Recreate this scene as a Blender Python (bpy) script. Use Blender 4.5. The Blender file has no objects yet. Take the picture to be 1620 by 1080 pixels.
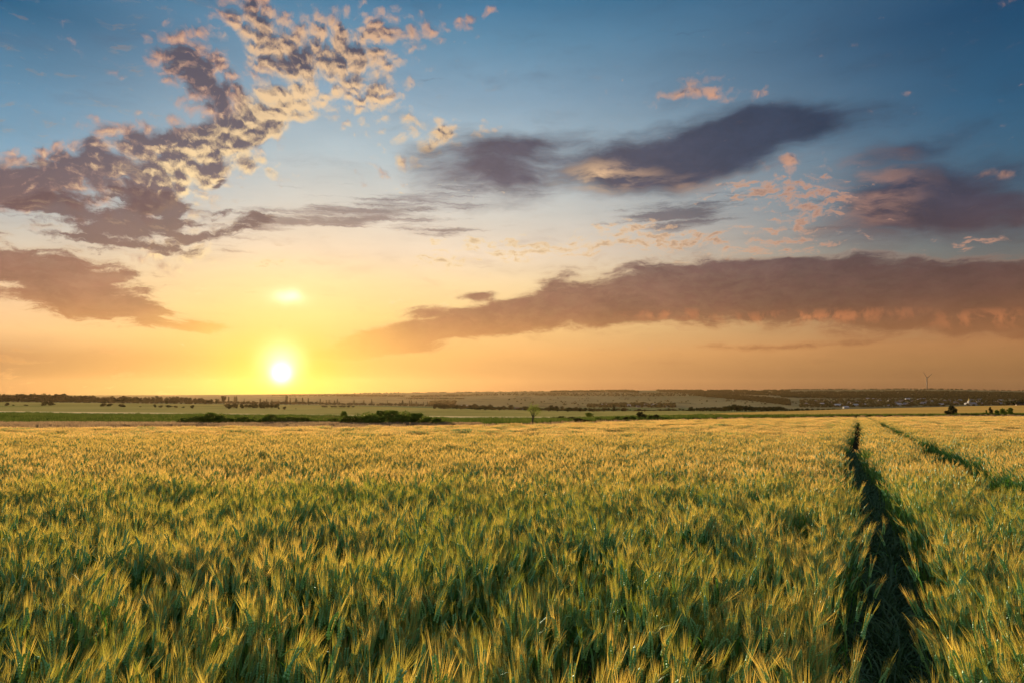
import bpy, math, random
import numpy as np
from mathutils import Vector, Matrix, Euler
R = math.radians
random.seed(7)
rng = np.random.default_rng(7)
scene = bpy.context.scene
C = scene.collection

# ------------------------------------------------------------------ camera
F = 1100.0                       # focal length in photo pixels (1620 wide)
PITCH = math.atan((622 - 540) / F)
CAMZ = 1.75
SP, CP = math.sin(PITCH), math.cos(PITCH)
cam_d = bpy.data.cameras.new('camera'); cam = bpy.data.objects.new('camera', cam_d); C.objects.link(cam)
cam_d.sensor_width = 36.0; cam_d.lens = 36.0 * F / 1620
cam_d.clip_start = 0.05; cam_d.clip_end = 60000
cam.location = (0, 0, CAMZ); cam.rotation_euler = (R(90) + PITCH, 0, 0)
scene.camera = cam

def ray(x, y):
    u = (x - 810) / F; v = (540 - y) / F
    return (u, CP - v * SP, SP + v * CP)
def slope(y):                      # dz/dY of the ray through pixel row y
    v = (540 - y) / F
    return (SP + v * CP) / (CP - v * SP)
def tpx(x, y=640):                 # X/Y of the pixel column x
    d = ray(x, y); return d[0] / d[1]
def ae(x, y):                      # azimuth, elevation in degrees of a photo pixel
    d = Vector(ray(x, y)).normalized()
    return math.degrees(math.atan2(d.x, d.y)), math.degrees(math.asin(d.z))

# ------------------------------------------------------------------ render settings
scene.view_settings.view_transform = 'Standard'; scene.view_settings.look = 'None'
scene.view_settings.gamma = 1; scene.view_settings.exposure = 1.0
cy = scene.cycles
cy.use_denoising = True
cy.max_bounces = 6; cy.diffuse_bounces = 3; cy.glossy_bounces = 1; cy.transmission_bounces = 3
cy.transparent_max_bounces = 6; cy.volume_bounces = 0
cy.caustics_reflective = False; cy.caustics_refractive = False
cy.sample_clamp_indirect = 4

def lin(c):
    return tuple(((v / 255) / 12.92 if v / 255 <= 0.04045 else ((v / 255 + 0.055) / 1.055) ** 2.4) for v in c)

# ------------------------------------------------------------------ node helper
class NT:
    def __init__(s, nt): s.nt = nt; s.k = 0
    def n(s, typ, **kw):
        nd = s.nt.nodes.new(typ); s.k += 1; nd.location = ((s.k % 12) * 180, -(s.k // 12) * 200)
        for k, v in kw.items(): setattr(nd, k, v)
        return nd
    def put(s, sock, v):
        if v is None: return
        if isinstance(v, bpy.types.NodeSocket): s.nt.links.new(v, sock)
        else: sock.default_value = v
    def m(s, op, a, b=None, c=None, clamp=False):
        nd = s.n('ShaderNodeMath', operation=op, use_clamp=clamp)
        s.put(nd.inputs[0], a); s.put(nd.inputs[1], b); s.put(nd.inputs[2], c)
        return nd.outputs[0]
    def vm(s, op, a, b=None, out=0, scale=None):
        nd = s.n('ShaderNodeVectorMath', operation=op)
        s.put(nd.inputs[0], a); s.put(nd.inputs[1], b)
        if scale is not None: s.put(nd.inputs['Scale'], scale)
        return nd.outputs[out]
    def sm(s, v, a, b):             # smoothstep
        nd = s.n('ShaderNodeMapRange', interpolation_type='SMOOTHSTEP')
        s.put(nd.inputs[0], v); nd.inputs[1].default_value = a; nd.inputs[2].default_value = b
        return nd.outputs[0]
    def mr(s, v, a, b, c, d):
        nd = s.n('ShaderNodeMapRange'); s.put(nd.inputs[0], v)
        for i, q in enumerate((a, b, c, d)): nd.inputs[i + 1].default_value = q
        return nd.outputs[0]
    def mix(s, f, a, b, typ='MIX'):
        nd = s.n('ShaderNodeMix', data_type='RGBA', blend_type=typ, clamp_result=False)
        s.put(nd.inputs[0], f)
        s.put(nd.inputs[6], (*a, 1) if isinstance(a, tuple) else a)
        s.put(nd.inputs[7], (*b, 1) if isinstance(b, tuple) else b)
        return nd.outputs[2]
    def noise(s, vec, scale, detail=4, rough=0.55, out=0, dist=0.0, dims='3D'):
        nd = s.n('ShaderNodeTexNoise', noise_dimensions=dims)
        if vec is not None: s.put(nd.inputs['Vector'], vec)
        nd.inputs['Scale'].default_value = scale; nd.inputs['Detail'].default_value = detail
        nd.inputs['Roughness'].default_value = rough; nd.inputs['Distortion'].default_value = dist
        return nd.outputs[out]
    def ramp(s, v, stops, interp='LINEAR'):
        nd = s.n('ShaderNodeValToRGB'); r = nd.color_ramp; r.interpolation = interp
        stops = sorted(stops)
        while len(r.elements) < len(stops): r.elements.new(0.5)
        for i, (p, c) in enumerate(stops):
            r.elements[i].position = p; r.elements[i].color = (*c, 1)
        s.put(nd.inputs[0], v); return nd.outputs[0]

# ------------------------------------------------------------------ world: dusk sky with clouds (world directions only)
SUN_A, SUN_E = ae(445, 590)
def build_world():
    w = bpy.data.worlds.new('World'); scene.world = w; w.use_nodes = True
    nt = w.node_tree; nt.nodes.clear(); N = NT(nt)
    d = N.n('ShaderNodeTexCoord').outputs['Generated']
    sep = N.n('ShaderNodeSeparateXYZ'); N.put(sep.inputs[0], d)
    X, Y, Z = sep.outputs
    a = N.m('MULTIPLY', N.m('ARCTAN2', X, Y), 57.29578)
    e = N.m('MULTIPLY', N.m('ARCSINE', Z), 57.29578)
    cb = N.n('ShaderNodeCombineXYZ'); N.put(cb.inputs[0], a); N.put(cb.inputs[1], e)
    P = cb.outputs[0]
    # clear sky: three elevation ramps for three azimuths
    te = N.mr(e, -6, 48, 0, 1)
    def rampx(x, st):
        out = []
        for y, c in st:
            el = ae(x, y)[1] if y > -900 else 48
            out.append((min(1, max(0, (el + 6) / 54)), lin(c)))
        return N.ramp(te, out)
    cL = rampx(0, [(640, (118, 82, 58)), (600, (122, 88, 64)), (560, (178, 128, 88)), (520, (247, 196, 138)), (440, (238, 205, 168)), (380, (214, 202, 184)), (300, (158, 180, 190)), (230, (122, 163, 188)), (150, (98, 145, 175)), (0, (30, 97, 135)), (-950, (110, 140, 170))])
    cC = rampx(650, [(640, (180, 118, 76)), (610, (166, 116, 78)), (560, (236, 174, 106)), (500, (253, 210, 140)), (450, (252, 220, 168)), (400, (243, 221, 195)), (333, (212, 209, 200)), (250, (178, 195, 202)), (150, (135, 165, 186)), (60, (98, 143, 172)), (0, (68, 121, 156)), (-950, (120, 146, 172))])
    cR = rampx(1600, [(640, (112, 78, 56)), (610, (126, 90, 60)), (570, (160, 114, 70)), (540, (175, 122, 76)), (450, (128, 110, 92)), (380, (100, 108, 110)), (300, (72, 102, 122)), (200, (56, 96, 124)), (150, (46, 92, 124)), (0, (28, 72, 106)), (-950, (100, 128, 158))])
    aL = ae(0, 600)[0]; aR = ae(1600, 600)[0]
    fL = N.sm(a, aL + 22, aL - 2); fR = N.sm(a, ae(700, 600)[0], ae(1660, 600)[0])
    base = N.mix(fR, N.mix(fL, cC, cL), cR)
    fB = N.sm(N.m('ABSOLUTE', a), 60, 120)
    base = N.mix(fB, base, lin((165, 172, 182)))
    # sun halo
    sv = N.vm('SUBTRACT', P, (SUN_A, SUN_E, 0))
    svx = N.vm('MULTIPLY', sv, (0.72, 1.0, 1.0))
    rs = N.vm('LENGTH', svx, out=1)
    g1 = N.m('POWER', 2.71828, N.m('MULTIPLY', rs, -1 / 5.0))
    g2 = N.m('POWER', 2.71828, N.m('MULTIPLY', N.m('MULTIPLY', rs, rs), -1 / 7.0))
    r4 = N.vm('LENGTH', N.vm('MULTIPLY', N.vm('SUBTRACT', sv, (0, 0.75, 0)), (0.8, 0.8, 1.0)), out=1)
    g4 = N.m('POWER', 2.71828, N.m('MULTIPLY', N.m('MULTIPLY', r4, r4), -1 / 1.3))
    r3 = N.vm('LENGTH', sv, out=1)
    g3 = N.m('POWER', 2.71828, N.m('MULTIPLY', N.m('MULTIPLY', r3, r3), -1 / 0.40))
    # ---- clouds
    zq = N.m('ADD', N.m('MAXIMUM', Z, 0.0), 0.10)
    cq = N.n('ShaderNodeCombineXYZ'); N.put(cq.inputs[0], N.m('DIVIDE', X, zq)); N.put(cq.inputs[1], N.m('DIVIDE', Y, zq))
    Q = cq.outputs[0]
    wn = N.noise(P, 0.13, 3, 0.55, out=1)
    Pw = N.vm('ADD', P, N.vm('MULTIPLY', N.vm('SUBTRACT', wn, (0.5, 0.5, 0.5)), (4.2, 2.6, 0)))
    wn2 = N.noise(Q, 1.6, 2, 0.5, out=1)
    Qw = N.vm('ADD', Q, N.vm('SCALE', N.vm('SUBTRACT', wn2, (0.5, 0.5, 0.5)), scale=0.35))
    def blobs(lst, vec):
        acc = None
        for (x, y, rx, ry, rot, wt) in lst:
            ca, ce = ae(x, y)
            ra = abs(ae(x + rx, y)[0] - ae(x - rx, y)[0]) / 2; re_ = abs(ae(x, y - ry)[1] - ae(x, y + ry)[1]) / 2
            mp = N.n('ShaderNodeMapping', vector_type='TEXTURE'); N.put(mp.inputs[0], vec)
            mp.inputs[1].default_value = (ca, ce, 0); mp.inputs[2].default_value = (0, 0, R(rot)); mp.inputs[3].default_value = (ra, re_, 1)
            g = N.n('ShaderNodeTexGradient', gradient_type='SPHERICAL'); N.put(g.inputs[0], mp.outputs[0])
            acc = N.m('MULTIPLY_ADD', g.outputs[1], wt, acc if acc is not None else 0.0)
        return acc
    # colours of cloud bodies and of their lit rims
    near = N.sm(rs, 38, 5)
    dark_hi = N.mix(near, lin((50, 62, 84)), lin((116, 100, 106)))
    dark_lo = N.mix(near, lin((112, 72, 50)), lin((164, 104, 70)))
    dark = N.mix(N.sm(e, 18.0, 3.0), dark_hi, dark_lo)
    dark = N.mix(N.sm(rs, 9, 2.0), dark, lin((255, 186, 60)))
    lit = N.mix(N.sm(rs, 36, 12), lin((206, 154, 128)), lin((255, 222, 166)))
    lit = N.mix(N.m('MULTIPLY', N.sm(e, 12, 2), N.sm(rs, 8, 26)), lit, lin((218, 140, 84)))
    # 1. heaped altocumulus at the left and scattered puffs
    toward = N.vm('SCALE', N.vm('NORMALIZE', sv), scale=-0.28)
    def puffs(vec, det):
        n = N.noise(vec, 0.62, det, 0.62)
        vo = N.n('ShaderNodeTexVoronoi', feature='F1', voronoi_dimensions='2D'); N.put(vo.inputs['Vector'], N.vm('MULTIPLY', vec, (0.8, 1.25, 1))); vo.inputs['Scale'].default_value = 0.95
        return N.m('SUBTRACT', N.m('MULTIPLY', n, 1.15), N.m('MULTIPLY', vo.outputs['Distance'], 0.42))
    fine = N.noise(P, 1.3, 4, 0.6, out=1)
    Pf = N.vm('ADD', Pw, N.vm('SCALE', N.vm('SUBTRACT', fine, (0.5, 0.5, 0.5)), scale=0.7))
    n1 = puffs(Pf, 7)
    n1b = puffs(N.vm('ADD', Pf, toward), 4)
    mA = blobs([(385, 15, 100, 70, 30, 1.0), (295, 95, 100, 80, -30, .9), (345, 155, 140, 60, -25, .9), (440, 90, 110, 80, 20, .85), (450, 160, 80, 40, 15, 1.0),
                (390, 200, 130, 34, 20, .95), (270, 232, 210, 75, 12, 1.15), (95, 275, 220, 66, 5, 1.15), (40, 320, 150, 46, 20, .45),
                (300, 290, 150, 70, 35, .80), (5, 285, 130, 60, 0, .7), (215, 215, 120, 40, 10, .3), (170, 335, 170, 50, 25, .5), (265, 402, 130, 45, 5, .85), (345, 345, 110, 50, 35, .30),
                (545, 75, 170, 130, 10, .70), (590, 145, 110, 80, 0, .56), (650, 50, 210, 70, 10, .44), (705, 206, 120, 40, -5, .82), (640, 255, 130, 44, 15, .60),
                (560, 200, 90, 40, 0, .36), (430, 265, 60, 24, -15, .8), (165, 84, 80, 36, -25, .60), (1122, 152, 90, 24, -12, .82), (1203, 148, 50, 18, -20, .76),
                (1055, 153, 60, 14, 5, .6), (1120, 125, 60, 26, 0, .5), (1440, 150, 50, 14, -8, .45), (1585, 264, 60, 20, -8, .95), (1250, 268, 90, 28, -12, .72), (760, 32, 50, 20, 10, .5), (1600, 175, 60, 30, 0, .4), (1600, 10, 60, 30, 0, .4)], Pw)
    dA = N.m('ADD', N.m('MULTIPLY_ADD', mA, 1.1, -0.46), N.m('MULTIPLY', N.m('SUBTRACT', n1, 0.27), 1.6))
    aA = N.m('MULTIPLY', N.sm(dA, 0.12, 0.86), 0.97)
    relief = N.m('SUBTRACT', n1, n1b)
    thick = N.sm(mA, 0.45, 1.0)
    side = blobs([(455, 165, 100, 55, 15, 1.3), (400, 205, 140, 38, 25, 1.3), (310, 280, 130, 80, 50, .9), (230, 260, 160, 60, 10, .45), (560, 100, 220, 170, 0, .9), (395, 60, 80, 60, 0, .7), (700, 220, 180, 90, 0, 1.0), (300, 395, 100, 60, 5, 1.2), (1130, 150, 260, 60, 0, 1.3), (1585, 264, 70, 40, 0, 1.3), (1250, 268, 120, 50, 0, 1.3), (430, 265, 80, 40, 0, 1)], P)
    litA = N.m('ADD', N.m('MULTIPLY_ADD', relief, 6.5, N.m('MULTIPLY', side, 0.85)), N.m('SUBTRACT', N.sm(dA, 1.10, 0.40), N.m('MULTIPLY', thick, 0.80)))
    colA = N.mix(N.sm(litA, -0.7, 1.5), dark, N.mix(N.sm(N.m('ADD', side, N.m('MULTIPLY', relief, 1.5)), 0.05, 0.85), N.mix(N.sm(rs, 34, 14), lin((206, 154, 128)), lin((196, 152, 132))), lit))
    # streaks drifting in front of the mass
    rs_ = N.n('ShaderNodeMapping', vector_type='POINT'); N.put(rs_.inputs[0], Pf); rs_.inputs[2].default_value = (0, 0, R(-30)); rs_.inputs[3].default_value = (0.22, 1.15, 1)
    n5 = N.noise(rs_.outputs[0], 0.85, 6, 0.55)
    mS = blobs([(60, 320, 150, 50, 25, .8), (180, 330, 170, 60, 30, .95), (270, 345, 150, 50, 25, .7), (180, 385, 170, 40, 15, .6), (350, 370, 130, 44, 25, .72), (345, 285, 40, 12, 35, .8), (420, 340, 120, 36, 12, .42), (465, 385, 34, 12, 10, .6)], Pw)
    aS = N.sm(N.m('ADD', N.m('MULTIPLY_ADD', mS, 1.3, -0.25), N.m('MULTIPLY', N.m('SUBTRACT', n5, 0.5), 3.0)), 0.36, 0.80)
    tex = N.mr(N.noise(N.vm('MULTIPLY', Pf, (0.5, 1.0, 1)), 0.55, 7, 0.66), 0.28, 0.72, 0.80, 1.20)
    dark = N.mix(1.0, dark, tex, 'MULTIPLY')
    # 2. soft dark lens clouds
    st = N.vm('MULTIPLY', Pw, (0.35, 1.25, 1.0))
    n2 = N.noise(st, 0.5, 6, 0.6)
    mB = blobs([(768, 270, 150, 74, -3, 1.15), (850, 228, 150, 32, 0, .5), (1110, 232, 260, 62, 6, 1.15), (1250, 205, 200, 52, -6, 1.0), (1060, 275, 220, 46, 0, .85),
                (1480, 298, 210, 74, -8, 1.2), (1400, 350, 170, 64, 5, .9), (1590, 350, 130, 60, 0, .7), (1425, 236, 120, 26, 6, .6), (960, 255, 220, 70, 0, .45), (1560, 190, 110, 26, 0, .3)], Pw)
    dB = N.m('ADD', mB, N.m('MULTIPLY', N.m('SUBTRACT', n2, 0.5), 1.25))
    aB = N.m('MULTIPLY', N.sm(dB, -0.02, 0.98), 0.97)
    pk = N.m('MULTIPLY', blobs([(960, 278, 110, 34, 0, 1.1), (1330, 310, 170, 90, 0, .75), (1180, 300, 120, 30, 0, .8), (1090, 285, 60, 20, 0, .5)], Pw), N.sm(n2, 0.40, 0.62))
    colB = N.mix(pk, dark, lit)
    # 3. ripples
    rp = N.n('ShaderNodeMapping', vector_type='POINT'); N.put(rp.inputs[0], N.vm('ADD', P, N.vm('SCALE', N.vm('SUBTRACT', fine, (0.5, 0.5, 0.5)), scale=0.5))); rp.inputs[2].default_value = (0, 0, R(-9)); rp.inputs[3].default_value = (0.22, 3.2, 1)
    n3 = N.noise(rp.outputs[0], 0.62, 5, 0.6)
    mR = blobs([(470, 350, 170, 34, 8, .62), (630, 330, 180, 44, 5, .66), (1070, 335, 170, 42, 5, .85), (700, 365, 130, 16, 4, .5), (400, 380, 100, 30, 20, .35), (820, 300, 200, 40, 0, .3), (60, 420, 160, 40, 0, .3), (1290, 360, 160, 60, 0, .3)], Pw)
    aR_ = N.m('MULTIPLY', N.sm(N.m('ADD', mR, N.m('MULTIPLY', N.m('SUBTRACT', n3, 0.5), 1.7)), 0.22, 0.70), 0.75)
    # 4. streaky golden bits and long brown bank low in the sky
    st2 = N.vm('MULTIPLY', Pw, (0.42, 1.5, 1.0))
    n4 = N.noise(N.vm('ADD', st2, N.vm('SCALE', N.vm('SUBTRACT', fine, (0.5, 0.5, 0.5)), scale=0.5)), 0.85, 7, 0.62)
    mG = blobs([(760, 388, 190, 34, -3, .72), (955, 385, 220, 34, 4, .70), (1110, 378, 190, 22, 0, .68), (690, 413, 80, 14, 0, .8), (412, 420, 80, 14, 0, .8), (1000, 355, 150, 26, 0, .55), (1200, 400, 260, 30, 0, .6), (1300, 330, 190, 80, 10, .50), (660, 435, 220, 34, 0, .42), (1530, 385, 130, 30, 5, .55), (700, 480, 160, 24, 0, .44), (330, 455, 110, 20, 0, .4), (1190, 300, 140, 34, 0, .75), (1270, 330, 120, 50, 0, .4), (640, 300, 160, 30, 0, .4)], Pw)
    n4g = N.noise(N.vm('MULTIPLY', Pf, (0.45, 1.3, 1)), 1.5, 6, 0.6)
    dG = N.m('ADD', N.m('MULTIPLY', mG, 0.85), N.m('MULTIPLY', N.m('SUBTRACT', n4g, 0.5), 2.3))
    aG = N.m('MULTIPLY', N.sm(dG, 0.42, 0.80), 0.9)
    colG = N.mix(N.sm(dG, 1.05, 0.5), N.mix(0.5, dark, lit), lit)
    mC = blobs([(110, 465, 200, 56, -8, 1.05), (40, 415, 160, 44, -18, .8), (170, 430, 140, 40, -12, .5), (210, 490, 120, 26, -5, .7), (322, 513, 66, 15, 4, .7), (250, 516, 60, 14, 0, .5), (45, 566, 70, 8, 0, .3),
                (600, 540, 160, 30, 8, .8), (730, 513, 190, 32, 9, 1.0), (900, 490, 220, 46, 7, 1.15), (1120, 470, 260, 62, 2, 1.25), (1390, 468, 280, 80, -3, 1.35), (1640, 478, 260, 88, -3, 1.35),
                (880, 450, 55, 40, 0, .55), (1050, 425, 210, 30, 0, .6), (1250, 425, 200, 24, 0, .5), (665, 552, 130, 12, 3, .55), (520, 565, 140, 13, 3, .5), (1230, 546, 240, 10, 0, .6), (756, 471, 44, 11, 8, .85), (672, 494, 60, 12, 3, .75), (405, 512, 80, 8, 0, .3), (430, 546, 100, 8, 0, .34)], N.vm('ADD', P, N.vm('SCALE', N.vm('SUBTRACT', Pw, P), scale=0.45)))
    dC = N.m('ADD', mC, N.m('MULTIPLY', N.m('SUBTRACT', n4, 0.5), N.mr(a, ae(300, 500)[0], ae(520, 500)[0], 2.1, 1.15)))
    aC = N.m('MULTIPLY', N.sm(dC, 0.12, 0.66), N.mr(n4g, 0.36, 0.60, 0.93, 1.0))
    rim = N.m('MULTIPLY', N.sm(dC, 0.52, 0.26), 0.45)
    ember = N.m('MULTIPLY', blobs([(1280, 503, 220, 16, 0, 1.3), (1560, 505, 120, 20, 0, 1.3), (1060, 498, 120, 12, 0, .8)], P), N.sm(N.noise(N.vm('MULTIPLY', Pw, (1.0, 0.8, 1)), 0.8, 5, 0.6), 0.44, 0.62))
    colC = N.mix(N.m('MULTIPLY', ember, 0.55), N.mix(rim, dark, lit), lin((226, 136, 84)))
    colC = N.mix(N.m('MULTIPLY', N.sm(e, 7.5, 3.2), 0.55), colC, N.mix(near, lin((178, 118, 72)), lin((240, 165, 84))))
    sky = N.mix(N.m('MULTIPLY', g1, 0.85), base, lin((255, 190, 44)))
    sky = N.mix(aR_, sky, dark)
    sky = N.mix(aA, sky, colA)
    sky = N.mix(N.m('MULTIPLY', aS, 0.9), sky, N.mix(0.55, dark, lin((86, 62, 70))))
    sky = N.mix(aB, sky, colB)
    sky = N.mix(aG, sky, colG)
    sky = N.mix(N.m('MULTIPLY', aC, 0.96), sky, colC)
    # fine unevenness of the air, then the sun through it
    uneven = N.noise(N.vm('MULTIPLY', Pw, (0.3, 1.2, 1)), 0.35, 5, 0.6)
    sky = N.mix(1.0, sky, N.mr(uneven, 0.3, 0.7, 0.955, 1.045), 'MULTIPLY')
    sky = N.mix(N.m('MULTIPLY', N.m('MULTIPLY', g1, g1), 0.85), sky, lin((255, 206, 60)))
    sky = N.mix(N.m('MULTIPLY', g2, 0.9, None), sky, lin((255, 196, 0)))
    def add(col, f, c):
        return N.vm('ADD', col, N.vm('SCALE', c, scale=f))
    sky = add(sky, g2, (0.20, 0.0, 0.0)); sky = add(sky, g3, (2.6, 2.4, 1.8)); sky = add(sky, g4, (0.9, 0.75, 0.55))
    s5 = N.vm('LENGTH', N.vm('MULTIPLY', N.vm('SUBTRACT', Pw, (ae(450, 500)[0], ae(450, 500)[1], 0)), (0.55, 1.0, 1)), out=1)
    sky = add(sky, N.m('POWER', 2.71828, N.m('MULTIPLY', N.m('MULTIPLY', s5, s5), -1 / 13.0)), (0.20, 0.15, 0.08))
    s2 = N.vm('LENGTH', N.vm('MULTIPLY', N.vm('SUBTRACT', Pw, (ae(450, 472)[0], ae(450, 472)[1], 0)), (0.8, 2.1, 1)), out=1)
    sky = add(sky, N.m('POWER', 2.71828, N.m('MULTIPLY', N.m('MULTIPLY', s2, s2), -1.1)), (0.7, 0.62, 0.45))
    bg = N.n('ShaderNodeBackground'); N.put(bg.inputs[0], sky); bg.inputs[1].default_value = 0.485
    nish = N.n('ShaderNodeTexSky', sky_type='NISHITA', sun_disc=False)
    nish.sun_elevation = R(5.0); nish.sun_rotation = R(SUN_A)
    bg2 = N.n('ShaderNodeBackground'); N.put(bg2.inputs[0], N.mix(1.0, nish.outputs[0], (0.02, 0.03, 0.05), 'MULTIPLY')); bg2.inputs[1].default_value = 0.05
    ad = N.n('ShaderNodeAddShader'); N.put(ad.inputs[0], bg.outputs[0]); N.put(ad.inputs[1], bg2.outputs[0])
    out = N.n('ShaderNodeOutputWorld'); N.put(out.inputs[0], ad.outputs[0])
    w.cycles.sampling_method = 'MANUAL'; w.cycles.sample_map_resolution = 1024
build_world()

sd = bpy.data.lights.new('sun', 'SUN'); sun = bpy.data.objects.new('sun', sd); C.objects.link(sun)
sd.energy = 5.0; sd.angle = R(0.6); sd.color = (1.0, 0.76, 0.46)
SUN_LAMP_E = 5.0
sdir = Vector((math.sin(R(SUN_A)) * math.cos(R(SUN_LAMP_E)), math.cos(R(SUN_A)) * math.cos(R(SUN_LAMP_E)), math.sin(R(SUN_LAMP_E))))
sun.rotation_euler = sdir.to_track_quat('Z', 'Y').to_euler(); sun.location = (-50, 100, 60)

# ------------------------------------------------------------------ tagging and mesh helpers
def tag(o, label=None, cat=None, group=None, kind=None):
    if label: o['label'] = label
    if cat: o['category'] = cat
    if group: o['group'] = group
    if kind: o['kind'] = kind
    return o
def link(o, parent=None):
    C.objects.link(o)
    if parent: o.parent = parent
    return o
def mesh_np(name, verts, faces, mats=(), midx=None, smooth=False):
    me = bpy.data.meshes.new(name)
    me.from_pydata([tuple(v) for v in verts], [], [tuple(f) for f in faces])
    for m in mats: me.materials.append(m)
    if midx is not None: me.polygons.foreach_set('material_index', np.asarray(midx, dtype=np.int32))
    if smooth: me.polygons.foreach_set('use_smooth', np.ones(len(me.polygons), dtype=bool))
    me.update(); return me
class MB:
    """collects faces of one mesh"""
    def __init__(s): s.v = []; s.f = []; s.m = []
    def add(s, vs, fs, m=0):
        o = len(s.v); s.v += [tuple(p) for p in vs]; s.f += [tuple(o + i for i in f) for f in fs]; s.m += [m] * len(fs)
    def box(s, x0, x1, y0, y1, z0, z1, m=0):
        s.add([(x0, y0, z0), (x1, y0, z0), (x1, y1, z0), (x0, y1, z0), (x0, y0, z1), (x1, y0, z1), (x1, y1, z1), (x0, y1, z1)],
              [(0, 3, 2, 1), (4, 5, 6, 7), (0, 1, 5, 4), (1, 2, 6, 5), (2, 3, 7, 6), (3, 0, 4, 7)], m)
    def tube(s, pts, rad, sides=6, m=0, cap=True):
        rings = []
        for i, p in enumerate(pts):
            p = Vector(p); q = Vector(pts[min(i + 1, len(pts) - 1)]) - Vector(pts[max(i - 1, 0)])
            q.normalize(); u = q.cross(Vector((0.13, 0.97, 0.2))).normalized(); w = q.cross(u)
            rings.append([p + (u * math.cos(2 * math.pi * k / sides) + w * math.sin(2 * math.pi * k / sides)) * rad[i] for k in range(sides)])
        vs = [v for r in rings for v in r]; fs = []
        for i in range(len(pts) - 1):
            for k in range(sides):
                a = i * sides + k; b = i * sides + (k + 1) % sides
                fs.append((a, b, b + sides, a + sides))
        if cap: fs += [tuple(range(sides))[::-1], tuple((len(pts) - 1) * sides + k for k in range(sides))]
        s.add(vs, fs, m)
    def mesh(s, name, mats, smooth=False): return mesh_np(name, s.v, s.f, mats, s.m, smooth)

# ------------------------------------------------------------------ materials
def mat(name):
    m = bpy.data.materials.new(name); m.use_nodes = True; m.node_tree.nodes.clear(); return m, NT(m.node_tree)
def leaf_mat(name, c1, c2, trans=0.45, scale=0.5, tcol=None, spec=0.0, patch=0.0, rnd=1.0):
    m, N = mat(name)
    oi = N.n('ShaderNodeObjectInfo').outputs['Random']
    geo = N.n('ShaderNodeNewGeometry')
    nz = N.noise(geo.outputs['Position'], scale, 3, 0.6)
    f = N.m('ADD', N.m('MULTIPLY', oi, 0.6 * rnd), N.m('MULTIPLY', N.sm(nz, 0.32, 0.68), 1.0 - 0.6 * rnd), clamp=True)
    col = N.mix(f, c1, c2)
    df = N.n('ShaderNodeBsdfDiffuse'); N.put(df.inputs[0], col)
    tr = N.n('ShaderNodeBsdfTranslucent'); N.put(tr.inputs[0], N.mix(1.0, col, tcol or (1, 1, 1), 'MULTIPLY'))
    mx = N.n('ShaderNodeMixShader'); mx.inputs[0].default_value = trans; N.put(mx.inputs[1], df.outputs[0]); N.put(mx.inputs[2], tr.outputs[0])
    last = mx
    if spec:
        gl = N.n('ShaderNodeBsdfGlossy'); gl.inputs['Roughness'].default_value = 0.45; gl.inputs[0].default_value = (0.6, 0.75, 0.8, 1)
        m2 = N.n('ShaderNodeMixShader'); m2.inputs[0].default_value = spec; N.put(m2.inputs[1], mx.outputs[0]); N.put(m2.inputs[2], gl.outputs[0]); last = m2
    o = N.n('ShaderNodeOutputMaterial'); N.put(o.inputs[0], last.outputs[0]); return m
def land_mat(name, c1, c2, c3=None, s1=0.05, s2=0.6, stretch=(1, 1, 1), bump=0.0, bs=2.0, mid=0.5):
    m, N = mat(name)
    pos = N.vm('MULTIPLY', N.n('ShaderNodeNewGeometry').outputs['Position'], stretch)
    n1 = N.noise(pos, s1, 4, 0.6); n2 = N.noise(pos, s2, 5, 0.65)
    col = N.mix(N.sm(n1, 0.36, 0.64), c1, c2)
    if c3: col = N.mix(N.m('MULTIPLY', N.sm(n2, mid, mid + 0.14), 0.8), col, c3)
    b = N.n('ShaderNodeBsdfDiffuse'); N.put(b.inputs['Color'], col)
    if bump:
        bp = N.n('ShaderNodeBump'); bp.inputs['Distance'].default_value = bump; N.put(bp.inputs['Height'], N.noise(pos, bs, 4, 0.6)); N.put(b.inputs['Normal'], bp.outputs[0])
    o = N.n('ShaderNodeOutputMaterial'); N.put(o.inputs[0], b.outputs[0]); return m
def plain(name, c, rough=0.7, metal=0.0, nz=0.12, scale=1.5):
    m, N = mat(name)
    tc = N.n('ShaderNodeTexCoord').outputs['Object']
    v = N.mr(N.noise(tc, scale, 4, 0.6), 0.3, 0.7, 1 - nz, 1 + nz)
    b = N.n('ShaderNodeBsdfPrincipled'); N.put(b.inputs['Base Color'], N.mix(1.0, c, v, 'MULTIPLY')); b.inputs['Roughness'].default_value = rough; b.inputs['Metallic'].default_value = metal
    o = N.n('ShaderNodeOutputMaterial'); N.put(o.inputs[0], b.outputs[0]); return m

M = {}
M['stem'] = leaf_mat('wheat_stem', (0.10, 0.22, 0.045), (0.22, 0.30, 0.06), 0.3, 0.35)
M['ear'] = leaf_mat('wheat_ear', (0.15, 0.42, 0.20), (0.32, 0.52, 0.11), 0.28, 0.35, spec=0.06)
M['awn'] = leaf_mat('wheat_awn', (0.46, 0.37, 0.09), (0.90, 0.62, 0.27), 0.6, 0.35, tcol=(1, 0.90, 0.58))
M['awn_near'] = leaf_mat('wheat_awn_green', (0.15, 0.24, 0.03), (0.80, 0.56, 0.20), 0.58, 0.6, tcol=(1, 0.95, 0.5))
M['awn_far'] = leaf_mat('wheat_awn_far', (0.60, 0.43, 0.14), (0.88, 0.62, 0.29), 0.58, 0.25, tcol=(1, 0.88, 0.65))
M['blade'] = leaf_mat('wheat_blade', (0.04, 0.17, 0.03), (0.13, 0.27, 0.03), 0.45, 0.35, spec=0.05)
M['soil'] = land_mat('field_soil', (0.020, 0.016, 0.010), (0.035, 0.028, 0.016), (0.02, 0.03, 0.01), 0.6, 5, bump=0.03, bs=9)
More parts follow.
